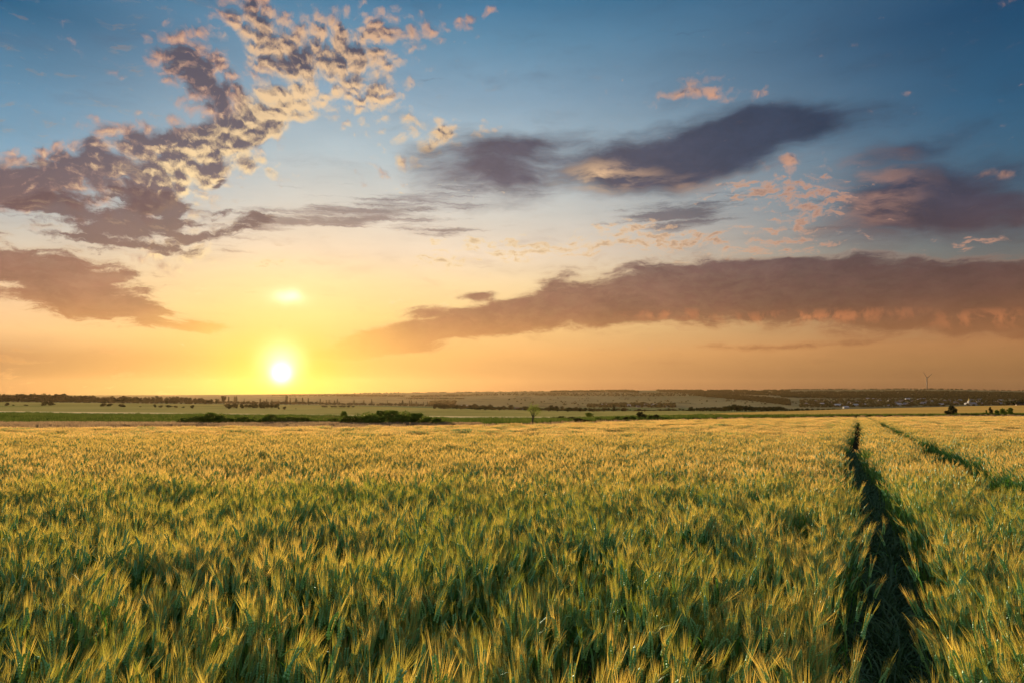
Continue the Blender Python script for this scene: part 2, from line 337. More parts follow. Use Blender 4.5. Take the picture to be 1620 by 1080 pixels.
M['bank'] = land_mat('bank_grass', (0.075, 0.105, 0.020), (0.115, 0.13, 0.028), (0.045, 0.060, 0.014), 0.035, 0.12, (1, 0.5, 1), 0.3, 0.6)
M['dryground'] = land_mat('dry_ground', (0.25, 0.20, 0.09), (0.17, 0.16, 0.055), (0.11, 0.12, 0.04), 0.08, 0.5)
M['strip'] = land_mat('ripe_strip', (0.80, 0.60, 0.30), (0.70, 0.52, 0.25), None, 0.02, 0.3, (1, 0.3, 1))
M['meadow'] = land_mat('meadow_grass', (0.33, 0.27, 0.075), (0.42, 0.33, 0.10), (0.24, 0.22, 0.06), 0.006, 0.03, (1, 0.25, 1), 0.4, 0.3)
M['ripe'] = land_mat('ripe_field', (0.66, 0.38, 0.09), (0.58, 0.33, 0.08), (0.50, 0.31, 0.075), 0.010, 0.15, (1, 0.35, 1), 0.5, 0.5, mid=0.55)
M['valley'] = land_mat('valley_grass', (0.13, 0.15, 0.055), (0.20, 0.19, 0.08), (0.09, 0.11, 0.04), 0.004, 0.02, (1, 0.5, 1), 1.0, 0.05)
M['hill'] = land_mat('hill_pasture', (0.24, 0.20, 0.095), (0.18, 0.155, 0.07), (0.11, 0.105, 0.05), 0.0016, 0.011, (1, 0.45, 1), 3.0, 0.01, mid=0.53)
M['foliage'] = leaf_mat('foliage_green', (0.085, 0.125, 0.018), (0.20, 0.23, 0.035), 0.4, 0.9, rnd=0.5)
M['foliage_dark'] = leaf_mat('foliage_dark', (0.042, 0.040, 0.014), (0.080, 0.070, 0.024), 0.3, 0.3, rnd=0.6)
M['foliage_young'] = leaf_mat('foliage_young', (0.16, 0.20, 0.03), (0.24, 0.26, 0.05), 0.5, 0.9, rnd=0.4)
M['bark'] = plain('bark', (0.055, 0.04, 0.028), 0.95, nz=0.3, scale=6)
M['drygrass'] = leaf_mat('dry_grass', (0.30, 0.19, 0.11), (0.42, 0.29, 0.15), 0.4, 0.4)
M['weed'] = leaf_mat('weed_leaf', (0.03, 0.075, 0.025), (0.075, 0.13, 0.045), 0.3, 1.5, spec=0.03)

# ------------------------------------------------------------------ terrain
XS = [-700, 0, 280, 540, 800, 930, 1030, 1100, 1250, 1320, 1500, 1620, 2300]
TS = np.array([tpx(x) for x in XS])
SLOPE = 0.0255
ROW = {
 'F':  dict(Y=[45, 45, 47, 48, 52, 64, 78, 88, 108, 120, 145, 150, 160]),
 'P1': dict(Y=[84, 84, 84, 86, 92, 98, 105, 110, 125, 135, 160, 165, 180], y=[672.5, 672.5, 672, 672, 671.5, 667.5, 664.5, 663, 660.5, 658.9, 656.4, 655.9, 655.2]),
 'P1b': dict(Y=[98, 98, 98, 96, 96, 103, 110, 115, 130, 140, 165, 170, 185], y=[669.6, 669.6, 669.8, 670, 671, 667, 664, 662.5, 660.2, 658.6, 656.2, 655.7, 655]),
 'P2': dict(Y=[250, 250, 250, 250, 250, 255, 255, 255, 240, 230, 230, 230, 240], y=[651, 652, 654.5, 657, 661, 660.5, 657.5, 655, 656.8, 657.2, 655.4, 654.4, 653]),
 'P3': dict(Y=[300, 300, 300, 300, 310, 280, 265, 280, 480, 600, 700, 750, 850], y=[648.5, 649, 652.5, 655.5, 658, 659.3, 656.8, 654, 649.3, 647.2, 642.5, 640, 638]),
 'P4': dict(Y=[1000, 1000, 1000, 1100, 950, 900, 900, 900, 950, 1000, 1100, 1150, 1200], y=[635, 635, 638, 641, 647.5, 650, 649, 649, 652, 652, 650, 648, 646]),
 'P5': dict(Y=[2000] * 13, y=[636, 636, 637.5, 640, 642, 642.5, 643, 644, 647, 647, 646, 645, 644]),
 'P6': dict(Y=[5200, 5200, 5000, 4800, 4700, 4700, 4700, 4700, 4800, 4800, 4800, 4900, 5000], y=[627.5, 627.5, 626.2, 622.2, 619, 617.6, 616.6, 617, 616.3, 615.6, 615.4, 618.2, 620]),
 'P7': dict(Y=[9500] * 13, y=[624, 624, 624, 622, 620, 619, 618.5, 618.5, 618, 618, 618, 620, 621]),
}
FT = np.linspace(TS[0], TS[-1], 401)
def smooth(a, k=9):
    ker = np.hanning(2 * k + 3)[1:-1]; ker /= ker.sum()
    return np.convolve(np.pad(a, k, mode='edge'), ker, mode='valid')
ORDER = ['F', 'P1', 'P1b', 'P2', 'P3', 'P4', 'P5', 'P6', 'P7']
RY, RZ = {}, {}
for k in ORDER:
    Yv = np.interp(FT, TS, ROW[k]['Y']); RY[k] = smooth(Yv)
    if k == 'F': RZ[k] = -SLOPE * RY[k]
    else: RZ[k] = CAMZ + RY[k] * np.array([slope(y) for y in smooth(np.interp(FT, TS, ROW[k]['y']))])
YM = np.array([RY[k] for k in ORDER]); ZM = np.array([RZ[k] for k in ORDER])
def rowY(k, t): return float(np.interp(t, FT, RY[k]))
def nz2(x, y, s, seed=0):           # cheap smooth value noise (vectorised)
    x = np.asarray(x) * s + seed * 17.3; y = np.asarray(y) * s + seed * 5.1
    xi = np.floor(x); yi = np.floor(y); fx = x - xi; fy = y - yi
    fx = fx * fx * (3 - 2 * fx); fy = fy * fy * (3 - 2 * fy)
    def h(i, j):
        v = np.sin(i * 127.1 + j * 311.7 + seed * 3.7) * 43758.5453; return v - np.floor(v)
    return (h(xi, yi) * (1 - fx) + h(xi + 1, yi) * fx) * (1 - fy) + (h(xi, yi + 1) * (1 - fx) + h(xi + 1, yi + 1) * fx) * fy
def zrow(t, Y):
    """terrain height at column t, depth Y (arrays)"""
    t = np.atleast_1d(t).astype(float); Y = np.atleast_1d(Y).astype(float)
    ys = np.array([np.interp(t, FT, YM[i]) for i in range(len(ORDER))]); zs = np.array([np.interp(t, FT, ZM[i]) for i in range(len(ORDER))])
    out = -SLOPE * Y
    for i in range(len(ORDER) - 1):
        m = (Y > ys[i]) & (Y <= ys[i + 1])
        f = (Y - ys[i]) / (ys[i + 1] - ys[i])
        out = np.where(m, zs[i] * (1 - f) + zs[i + 1] * f, out)
    out = np.where(Y > ys[-1], zs[-1], out)
    X = t * Y
    amp = np.clip((Y - 1600) / 1500, 0, 1)
    fall = np.clip((ys[7] - Y) / 600, 0, 1) * amp
    out = out + fall * ((nz2(X, Y, 1 / 420, 3) - 0.5) * 16 + (nz2(X, Y, 1 / 150, 5) - 0.5) * 5)
    am2 = np.clip((Y - ys[3]) / 50, 0, 1) * np.clip((900 - Y) / 100, 0, 1)
    return out + am2 * (nz2(X, Y, 1 / 60, 8) - 0.5) * 0.25
def zat(X, Y): return float(zrow(X / max(Y, 30), Y)[0])
def hit(x, y):
    """terrain point seen at photo pixel (x, y)"""
    t = tpx(x, y); s = slope(y); Ys = np.exp(np.linspace(math.log(60), math.log(9000), 3000))
    z = zrow(np.full_like(Ys, t), Ys); r = CAMZ + Ys * s
    i = np.nonzero(z >= r)[0]; i = i[0] if len(i) else len(Ys) - 1
    return Vector((t * Ys[i], Ys[i], z[i]))
def sheet(name, ka, kb, mt, rows, cols=240, t0=TS[0], t1=TS[-1]):
    ts = np.linspace(t0, t1, cols); vs = []; fs = []
    for j in range(rows + 1):
        f = j / rows
        ya = np.interp(ts, FT, RY[ka]); yb = np.interp(ts, FT, RY[kb])
        Y = ya * (yb / ya) ** f
        z = zrow(ts, Y)
        vs += list(zip(ts * Y, Y, z))
    for j in range(rows):
        for i in range(cols - 1):
            a = j * cols + i; fs.append((a, a + 1, a + cols + 1, a + cols))
    o = link(bpy.data.objects.new(name, mesh_np(name, vs, fs, [mt], smooth=True))); tag(o, kind='structure'); return o
# crop field soil: a rectangle round the camera, then widening to the field edge
def field_soil():
    ts = np.linspace(TS[0], TS[-1], 200); vs = []; fs = []
    yl = list(np.linspace(-12, 30, 22))
    for Y in yl: vs += [(t * 30, Y, -SLOPE * max(Y, -12)) for t in ts]
    yf = np.interp(ts, FT, RY['F'])
    for j in range(1, 13):
        Y = 30 + (yf - 30) * j / 12; vs += list(zip(ts * Y, Y, -SLOPE * Y))
    n = len(yl) + 12
    for j in range(n - 1):
        for i in range(199): a = j * 200 + i; fs.append((a, a + 1, a + 201, a + 200))
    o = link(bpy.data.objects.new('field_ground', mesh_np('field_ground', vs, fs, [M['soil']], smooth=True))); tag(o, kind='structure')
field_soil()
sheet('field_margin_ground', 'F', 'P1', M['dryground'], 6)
sheet('dry_bank_ground', 'P1', 'P1b', M['dryground'], 3)
sheet('grass_bank', 'P1b', 'P2', M['bank'], 24)
sheet('pale_field', 'P2', 'P3', M['strip'], 8, t1=tpx(1040)); sheet('ripe_field', 'P2', 'P3', M['ripe'], 12, t0=tpx(1040))
sheet('meadow', 'P3', 'P4', M['meadow'], 40)
sheet('valley_floor', 'P4', 'P5', M['valley'], 30)
sheet('hills', 'P5', 'P6', M['hill'], 90, 400)
sheet('plain_beyond_the_hills', 'P6', 'P7', M['valley'], 6)

# ------------------------------------------------------------------ wheat prototypes (source meshes, never linked to the scene)
def frame(d):
    d = Vector(d).normalized(); u = d.cross(Vector((0.2, 0.9, 0.1))).normalized(); return d, u, d.cross(u)
def stalk_path(h, bend, nod, rr):
    """points of stem then ear, bending towards +X"""
    pts = []
    for i in range(5):
        f = i / 4; pts.append(Vector((bend * f ** 2.2, 0, h * f)))
    d = (pts[-1] - pts[-2]).normalized(); p = pts[-1].copy(); ear = [p.copy()]
    L = rr.uniform(0.080, 0.110)
    for i in range(5):
        ang = nod / 5; d = Matrix.Rotation(ang, 3, 'Y') @ d; p = p + d * (L / 5); ear.append(p.copy())
    return pts, ear, d
def near_stalk(seed):
    rr = random.Random(seed); mb = MB()
    h = rr.uniform(0.64, 0.72); nod = rr.choice([0.05, 0.12, 0.2, 0.35, 0.6]) * rr.uniform(0.6, 1.3)
    pts, ear, d = stalk_path(h, rr.uniform(0.01, 0.07), nod, rr)
    mb.tube(pts, [0.0019, 0.0019, 0.0017, 0.0015, 0.0012], 3, 0, False)
    ns = 10
    for i in range(ns * 2):
        f = (i + 0.3) / (ns * 2); k = f * 5; j = min(4, int(k)); base = ear[j].lerp(ear[j + 1], k - j)
        ax = (ear[j + 1] - ear[j]).normalized(); _, u, w = frame(ax)
        side = 1 if i % 2 else -1; tw = (i * 0.12)
        s_ = (u * math.cos(tw) + w * math.sin(tw)) * side
        wd = ax.cross(s_)
        dr = (ax + s_ * 0.34).normalized(); sz = 0.0145 * (1 - 0.35 * abs(f - 0.45))
        c = base + s_ * 0.0042
        a0, a1 = c, c + dr * sz * 1.25; mid = c + dr * sz * 0.5; q = dr.cross(wd).normalized()
        r1, r2 = 0.0080 * (1.1 - 0.5 * f), 0.0052
        mb.add([a0, mid + wd * r1, mid + q * r2, mid - wd * r1, mid - q * r2, a1],
               [(0, 1, 2), (0, 2, 3), (0, 3, 4), (0, 4, 1), (5, 2, 1), (5, 3, 2), (5, 4, 3), (5, 1, 4)], 1)
        for q_ in range(2 if i % 3 == 0 else 1):
            la = rr.uniform(0.075, 0.125) * (1.08 - 0.35 * f)
            dd = (ax + s_ * rr.uniform(0.02, 0.12) + wd * rr.uniform(-0.10, 0.10)).normalized()
            b0 = a1 - dr * 0.003; t_ = dd.cross(Vector((rr.uniform(-1, 1), rr.uniform(-1, 1), 0.1))).normalized() * 0.00055
            m_ = b0 + dd * la * 0.5 + s_ * 0.001; e_ = b0 + (dd + s_ * 0.04).normalized() * la
            mb.add([b0 - t_, b0 + t_, m_ + t_ * 0.8, m_ - t_ * 0.8, e_], [(0, 1, 2, 3), (3, 2, 4)], 2)
    for hl in (0.30, 0.45, 0.58):
        if rr.random() < 0.15: continue
        leaf_ribbon(mb, rr, (0.02 * hl, 0, hl * h / 0.68), rr.uniform(0.13, 0.24), 0.0055, rr.uniform(0, 6.28), rr.uniform(0.3, 0.9), 3, 6)
    return mb
def leaf_ribbon(mb, rr, base, L, hw, az, up, m, seg=6):
    ux, uy = math.cos(az), math.sin(az); p = Vector(base); ang = math.pi / 2 * (0.55 + 0.4 * up); vs = []
    droop = rr.uniform(0.25, 0.6); twist = rr.uniform(-0.5, 0.5)
    for i in range(seg + 1):
        f = i / seg; wdt = hw * (1 - f ** 2.5) * (0.6 + 0.4 * min(1, f * 4)); tz = twist * f
        sd_ = Vector((-uy * math.cos(tz), ux * math.cos(tz), math.sin(tz)))
        vs += [p + sd_ * wdt, p - sd_ * wdt]
        p = p + Vector((ux * math.cos(ang), uy * math.cos(ang), math.sin(ang))) * (L / seg); ang -= droop * (0.5 + f)
    mb.add(vs, [(2 * i, 2 * i + 1, 2 * i + 3, 2 * i + 2) for i in range(seg)], m)
def mid_clump(seed, n=12, size=0.24):
    rr = random.Random(seed); mb = MB()
    for k in range(n):
        ox, oy = rr.uniform(-size / 2, size / 2), rr.uniform(-size / 2, size / 2); yaw = rr.uniform(0, 6.28)
        h = rr.uniform(0.60, 0.74); ln = rr.uniform(0.02, 0.14); cx_, sy_ = math.cos(yaw), math.sin(yaw)
        top = Vector((ox + cx_ * ln, oy + sy_ * ln, h)); dirn = Vector((cx_ * ln * 2.6, sy_ * ln * 2.6, 0.5)).normalized()
        _, u, w = frame(dirn); L = rr.uniform(0.07, 0.09)
        b = Vector((ox, oy, 0.12))
        mb.add([b + u * 0.002, b - u * 0.002, top - u * 0.0018, top + u * 0.0018], [(0, 1, 2, 3)], 0)
        mid = top + dirn * L * 0.4; tip = top + dirn * L; r = 0.0105
        mb.add([top, mid + u * r, mid + w * r * .7, mid - u * r, mid - w * r * .7, tip], [(0, 1, 2), (0, 2, 3), (0, 3, 4), (0, 4, 1), (5, 2, 1), (5, 3, 2), (5, 4, 3), (5, 1, 4)], 1)
        for q in range(12):
            f = rr.uniform(0.1, 1.0); an = rr.uniform(0, 6.28); s_ = u * math.cos(an) + w * math.sin(an)
            b0 = top + dirn * L * f + s_ * 0.004; dd = (dirn + s_ * rr.uniform(0.03, 0.17)).normalized(); la = rr.uniform(0.07, 0.12) * (1.1 - 0.35 * f)
            t_ = dd.cross(Vector((rr.uniform(-1, 1), rr.uniform(-1, 1), 0.1))).normalized() * 0.0011
            mb.add([b0 - t_, b0 + t_, b0 + dd * la], [(0, 1, 2)], 2)
        for q in range(2):
            leaf_ribbon(mb, rr, (ox, oy, rr.uniform(0.25, 0.55)), rr.uniform(0.14, 0.24), 0.006, rr.uniform(0, 6.28), rr.uniform(0.3, 0.9), 3, 4)
    return mb
def far_patch(seed, size=0.9, n=190):
    rr = random.Random(seed); mb = MB()
    for k in range(n):
        ox, oy = rr.uniform(-size / 2, size / 2), rr.uniform(-size / 2, size / 2); yaw = rr.uniform(0, 6.28)
        h = rr.uniform(0.58, 0.73); ln = rr.uniform(0.0, 0.10); top = Vector((ox + math.cos(yaw) * ln, oy + math.sin(yaw) * ln, h))
        dirn = Vector((math.cos(yaw) * ln * 2.5, math.sin(yaw) * ln * 2.5, 0.5)).normalized(); _, u, w = frame(dirn); L = 0.085
        mb.add([top + u * .012, top - u * .012, top + dirn * L * 1.25], [(0, 1, 2)], 1); mb.add([top + w * .006, top - w * .006, top + dirn * L], [(0, 1, 2)], 1)
        b = Vector((ox, oy, 0.2)); mb.add([b - u * .004, b + u * .004, top + u * 0.003, top - u * 0.003], [(0, 1, 2, 3)], 0)
        for q in range(5):
            an = rr.uniform(0, 6.28); s_ = u * math.cos(an) + w * math.sin(an); b0 = top + dirn * L * rr.uniform(0.2, 0.95)
            dd = (dirn + s_ * rr.uniform(0.08, 0.34)).normalized(); t_ = dd.cross(Vector((rr.uniform(-1, 1), rr.uniform(-1, 1), 0.1))).normalized() * 0.0032
            mb.add([b0 - t_, b0 + t_, b0 + dd * rr.uniform(0.07, 0.11)], [(0, 1, 2)], 2)
        if k % 3 == 0: leaf_ribbon(mb, rr, (ox, oy, rr.uniform(0.3, 0.55)), 0.2, 0.010, rr.uniform(0, 6.28), rr.uniform(0.4, 0.9), 3, 3)
    return mb
WM = [M['stem'], M['ear'], M['awn'], M['blade']]

def scatter(name, protos, P, rot, scl, idx, **kw):
    """one object of instances: points carry rotation, size and prototype number"""
    col = bpy.data.collections.new(name + '_sources')
    for i, me in enumerate(protos):
        col.objects.link(bpy.data.objects.new('%s_source_%02d' % (name, i), me))
    me = bpy.data.meshes.new(name); me.vertices.add(len(P)); me.vertices.foreach_set('co', np.asarray(P, dtype=np.float32).ravel())
    for nm, ty, dt in (('rot', 'FLOAT_VECTOR', rot), ('scl', 'FLOAT_VECTOR', scl)):
        at = me.attributes.new(nm, ty, 'POINT'); at.data.foreach_set('vector', np.asarray(dt, dtype=np.float32).ravel())
    at = me.attributes.new('pick', 'INT', 'POINT'); at.data.foreach_set('value', np.asarray(idx, dtype=np.int32))
    o = link(bpy.data.objects.new(name, me))
    ng = bpy.data.node_groups.new(name + '_scatter', 'GeometryNodeTree')
    ng.interface.new_socket('Geometry', in_out='INPUT', socket_type='NodeSocketGeometry'); ng.interface.new_socket('Geometry', in_out='OUTPUT', socket_type='NodeSocketGeometry')
    nn, L = ng.nodes, ng.links
    gi = nn.new('NodeGroupInput'); go = nn.new('NodeGroupOutput'); ip = nn.new('GeometryNodeInstanceOnPoints'); ci = nn.new('GeometryNodeCollectionInfo')
    ci.inputs['Collection'].default_value = col; ci.inputs['Separate Children'].default_value = True; ci.inputs['Reset Children'].default_value = True
    ip.inputs['Pick Instance'].default_value = True
    L.new(gi.outputs[0], ip.inputs['Points']); L.new(ci.outputs[0], ip.inputs['Instance'])
    for nm, ty, sk in (('rot', 'FLOAT_VECTOR', 'Rotation'), ('scl', 'FLOAT_VECTOR', 'Scale'), ('pick', 'INT', 'Instance Index')):
        na = nn.new('GeometryNodeInputNamedAttribute'); na.data_type = ty; na.inputs['Name'].default_value = nm; L.new(na.outputs['Attribute'], ip.inputs[sk])
    L.new(ip.outputs[0], go.inputs[0])
    md = o.modifiers.new('scatter', 'NODES'); md.node_group = ng
    return tag(o, kind='stuff', **kw)

def track_x(Y):
    wob = 0.05 * np.sin(Y * 0.35) + 0.05 * np.sin(Y * 0.13 + 1) - 0.05
    return 0.14 + 0.492 * Y + wob * np.clip(Y / 8, 0, 1) - 0.28 * np.exp(-((Y - 20) / 5.0) ** 2), 2.12 + 0.492 * Y + wob
def track_dist(X, Y):
    """signed distance (m) to the centre of each wheel track"""
    w1, w2 = track_x(Y)
    return (X - w1) * 0.897, (X - w2) * 0.897
def wheat():
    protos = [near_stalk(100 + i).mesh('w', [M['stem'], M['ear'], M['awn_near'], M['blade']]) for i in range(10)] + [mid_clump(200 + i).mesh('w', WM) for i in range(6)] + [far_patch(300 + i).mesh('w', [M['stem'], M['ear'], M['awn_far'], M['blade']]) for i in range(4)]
    P, RT, S, I = [], [], [], []
    def zone(y0, y1, dens, lo, hi, tw, pad, hw, hs, rag, band=None, f0=None, f1=None):
        area_y = np.array([y0, y1]); T = tw
        # sample in depth with weight of the widening wedge
        n = int(dens * (T * (y1 ** 2 - y0 ** 2) + 2 * pad * (y1 - y0)))
        Y = rng.uniform(y0, y1, n * 2); keep = rng.uniform(0, 1, n * 2) < (2 * T * Y + 2 * pad) / (2 * T * y1 + 2 * pad); Y = Y[keep]
        want = n; Y = Y[:want] if len(Y) > want else np.concatenate([Y, rng.choice(Y, want - len(Y)) + rng.normal(0, 0.02, want - len(Y))])
        X = rng.uniform(-1, 1, len(Y)) * (T * Y + pad)
        yf = np.interp(X / np.maximum(Y, 1), FT, RY['F'])
        d1, d2 = track_dist(X, Y)
        gap = 0.27 + hw
        dm = np.minimum(np.abs(d1), np.abs(d2))
        k = (Y < yf) & (np.abs(d1) > gap + (0.035 if y1 < 11 else 0.04) + rng.uniform(-rag, rag, len(X))) & (np.abs(d2) > gap + 0.10 + rng.uniform(-rag, rag, len(X)))
        if f0: k &= rng.uniform(f0[0], f0[1], len(X)) < Y
        if f1: k &= rng.uniform(f1[0], f1[1], len(X)) > Y
        if band: k &= (dm > band[0]) & (dm < band[1])
        pat = nz2(X, Y, 1 / 0.22, 4)
        k &= pat > rng.uniform(0.08, 0.30 + (0.50 if y1 < 11 else 0.22), len(X))
        X, Y = X[k], Y[k]; d1, d2 = d1[k], d2[k]; n = len(X)
        z = -SLOPE * Y
        yaw = rng.uniform(0, 6.283, n)
        th = (0.01 + 0.24 * nz2(X, Y, 1 / 0.4, 1) ** 1.6 + 0.07 * rng.uniform(0, 1, n)) * hs
        ph = 0.9 + 2.6 * (nz2(X, Y, 1 / 1.6, 2) - 0.5) * 2 + rng.normal(0, 0.6, n)
        near_t = np.exp(-(np.minimum(np.abs(d1), np.abs(d2)) / 0.45) ** 2)
        sgn = np.where(np.abs(d1) < np.abs(d2), -np.sign(d1), -np.sign(d2))
        out_ph = np.where(sgn > 0, 0.0, math.pi)
        # stalks beside a wheel track sag a little over it
        px_, py_ = np.cos(ph) * th + near_t * 0.20 * np.cos(out_ph) * hs * rng.uniform(0, 1, n), np.sin(ph) * th
        th = np.hypot(px_, py_); ph = np.arctan2(py_, px_)
        dl = ph - yaw
        RT.append(np.stack([-th * np.sin(dl), th * np.cos(dl), yaw], 1))
        sc = (1.0 + 0.24 * (nz2(X, Y, 1 / 0.30, 6) - 0.5) + 0.10 * (rng.uniform(0, 1, n) > 0.96) + 0.04 * (nz2(X, Y, 1 / 7.0, 7) - 0.5) + rng.normal(0, 0.045, n))
        sc = sc * (0.90 if lo == 16 else 1.0)
        S.append(np.stack([sc, sc, sc], 1)); P.append(np.stack([X, Y, z], 1)); I.append(rng.integers(lo, hi, n))
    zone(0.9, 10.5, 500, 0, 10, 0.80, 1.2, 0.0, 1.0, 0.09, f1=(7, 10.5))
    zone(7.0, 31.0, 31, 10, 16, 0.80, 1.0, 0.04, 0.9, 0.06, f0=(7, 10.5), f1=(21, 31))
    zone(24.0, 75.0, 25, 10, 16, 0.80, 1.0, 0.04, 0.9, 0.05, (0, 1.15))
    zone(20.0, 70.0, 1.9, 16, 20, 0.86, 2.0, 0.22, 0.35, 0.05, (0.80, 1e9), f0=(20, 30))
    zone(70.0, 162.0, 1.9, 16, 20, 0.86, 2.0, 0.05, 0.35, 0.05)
    P = np.concatenate(P); print('wheat instances', len(P))
    scatter('wheat', protos, P, np.concatenate(RT), np.concatenate(S), np.concatenate(I), label='green and golden bearded wheat filling the field', cat='wheat')
wheat()

# low weeds inside the wheel tracks
def weeds():
    protos = []
    for i in range(5):
        rr = random.Random(50 + i); mb = MB()
        for q in range(16):
            leaf_ribbon(mb, rr, (rr.uniform(-.04, .04), rr.uniform(-.04, .04), rr.uniform(0, .12)), rr.uniform(0.08, 0.26), rr.uniform(0.0025, 0.006), rr.uniform(0, 6.28), rr.uniform(0.0, 0.9), 0, 6)
        protos.append(mb.mesh('weed', [M['weed']]))
    n = 9000; Y = rng.uniform(1.2, 26, n) ** 1.0
    w = (rng.uniform(0, 1, n) < 0.28).astype(int); d = rng.normal(0, 0.13, n)
    t1, t2 = track_x(Y); X = np.where(w == 0, t1, t2) + d
    P = np.stack([X, Y, -SLOPE * Y], 1)
    rot = np.stack([rng.normal(0, .2, n), rng.normal(0, .2, n), rng.uniform(0, 6.28, n)], 1); s = rng.uniform(0.5, 1.6, n)
    scatter('track_weeds', protos, P, rot, np.stack([s, s, s], 1), rng.integers(0, 5, n), label='dark green low weeds in the sunken wheel tracks', cat='weeds')
weeds()

def tuft(seed, m, n=26, h=0.5, hw=0.012, spread=0.25):
    rr = random.Random(seed); mb = MB()
    for q in range(n):
        az = rr.uniform(0, 6.28); b = Vector((rr.uniform(-spread, spread), rr.uniform(-spread, spread), 0)); L = h * rr.uniform(0.5, 1.1); ln = rr.uniform(0.05, 0.35)
        u = Vector((-math.sin(az), math.cos(az), 0)) * hw; mid = b + Vector((math.cos(az) * ln * .35, math.sin(az) * ln * .35, .6)) * L; tip = b + Vector((math.cos(az) * ln, math.sin(az) * ln, 1)) * L
        mb.add([b - u, b + u, mid + u * .8, mid - u * .8, tip], [(0, 1, 2, 3), (3, 2, 4)], 0)
    return mb.mesh('tuft', [m])
def strip_points(n, ka, kb, x0, x1, fa=0.0, fb=1.0):
    t = rng.uniform(tpx(x0), tpx(x1), n); f = rng.uniform(fa, fb, n)
    ya = np.interp(t, FT, RY[ka]); yb = np.interp(t, FT, RY[kb]); Y = ya + (yb - ya) * f
    return np.stack([t * Y, Y, zrow(t, Y)], 1)
def ground_cover():
    P = np.concatenate([strip_points(9000, 'P1', 'P1b', -250, 760, -0.4, 1.25), strip_points(2200, 'F', 'P1', -250, 1900, 0.5, 1.0)])
    n = len(P); s = rng.uniform(0.5, 1.15, n) * (0.7 + 0.6 * nz2(P[:, 0], P[:, 1], 0.2, 9))
    scatter('dry_grass', [tuft(400 + i, M['drygrass'], 24, 0.36, 0.016, 0.3) for i in range(4)], P, np.stack([rng.normal(0, .1, n), rng.normal(0, .1, n), rng.uniform(0, 6.28, n)], 1), np.stack([s, s, s], 1), rng.integers(0, 4, n), label='pale pinkish dry grass along the far edge of the wheat', cat='grass')
    P = np.concatenate([strip_points(16000, 'P1b', 'P2', -250, 1300, 0.02, 0.98), strip_points(5000, 'P1', 'P2', 1300, 1900, 0.1, 0.9)])
    n = len(P); s = rng.uniform(0.4, 1.3, n) * (0.4 + 1.2 * nz2(P[:, 0], P[:, 1], 0.07, 11))
    mg = leaf_mat('bank_blade', (0.065, 0.095, 0.016), (0.12, 0.14, 0.028), 0.4, 0.08, rnd=0.3)
    scatter('bank_grass', [tuft(420 + i, mg, 22, 0.42, 0.03, 0.45) for i in range(4)], P, np.stack([rng.normal(0, .1, n), rng.normal(0, .1, n), rng.uniform(0, 6.28, n)], 1), np.stack([s, s, s], 1), rng.integers(0, 4, n), label='lush green grass on the bank beyond the wheat', cat='grass')
ground_cover()

# ------------------------------------------------------------------ trees and bushes
def foliage_mesh(seed, lobes, nq, size, mt, name, flat=1.0):
    """many small leaf-spray faces through the volume of several lobes"""
    g = np.random.default_rng(seed); vs = []; fs = []
    wts = np.array([l[3] * l[4] * l[5] for l in lobes]) ** 0.75; wts /= wts.sum()
    cnt = g.multinomial(nq, wts)
    for (cx, cy_, cz, rx, ry, rz), c in zip(lobes, cnt):
        v = g.normal(size=(c, 3)); v /= np.linalg.norm(v, axis=1)[:, None]
        r = g.uniform(0.35, 1.0, c) ** 0.55 * (1 + 0.16 * np.sin(v[:, 0] * 7 + seed) * np.cos(v[:, 2] * 6 + v[:, 1] * 5))
        p = np.array([cx, cy_, cz]) + v * r[:, None] * np.array([rx, ry, rz])
        a = g.normal(size=(c, 3)); a /= np.linalg.norm(a, axis=1)[:, None]
        b = np.cross(a, v + 0.3 * g.normal(size=(c, 3))); b /= np.maximum(1e-6, np.linalg.norm(b, axis=1)[:, None]); a = np.cross(b, v * .4 + g.normal(size=(c, 3)) * .6); a /= np.maximum(1e-6, np.linalg.norm(a, axis=1)[:, None])
        s = size * g.uniform(0.5, 1.3, c)[:, None]
        for i in range(c):
            o = len(vs); q = p[i]; vs += [tuple(q - a[i] * s[i]), tuple(q - b[i] * s[i] * .55), tuple(q + a[i] * s[i]), tuple(q + b[i] * s[i] * .55)]; fs.append((o, o + 1, o + 2, o + 3))
    zs = [v[2] for v in vs]
    vs = [(x, y, max(z, 0.0)) for x, y, z in vs]
    return mesh_np(name, vs, fs, [mt])
def lobes_round(seed, n, w, z0, z1):
    rr = random.Random(seed); out = [(0, 0, (z0 + z1) / 2, w * .62, w * .62, (z1 - z0) * .42)]
    for i in range(n):
        a = rr.uniform(0, 6.28); f = rr.random(); z = z0 + (z1 - z0) * (0.15 + 0.72 * f); rad = w * rr.uniform(0.25, 0.75) * math.sin(math.pi * (0.18 + 0.68 * f))
        s = w * rr.uniform(0.26, 0.46); out.append((math.cos(a) * rad, math.sin(a) * rad, z, s, s, s * 0.85 * (z1 - z0) / (2 * w)))
    return out
def trunk_mesh(seed, h, r, limbs, spread, z0):
    rr = random.Random(seed); mb = MB()
    pts = [(rr.uniform(-.012, .012) * i, rr.uniform(-.012, .012) * i, h * i / 5) for i in range(6)]
    mb.tube(pts, [r * (1.25 - 0.9 * i / 5) for i in range(6)], 6)
    for k in range(limbs):
        a = rr.uniform(0, 6.28); z = z0 + (h - z0) * rr.uniform(0.0, 0.7); L = spread * rr.uniform(0.6, 1)
        mb.tube([(0, 0, z), (math.cos(a) * L * .5, math.sin(a) * L * .5, z + L * .45), (math.cos(a) * L, math.sin(a) * L, z + L * 1.1)], [r * .5, r * .32, r * .1], 4)
    return mb.mesh('trunk', [M['bark']])
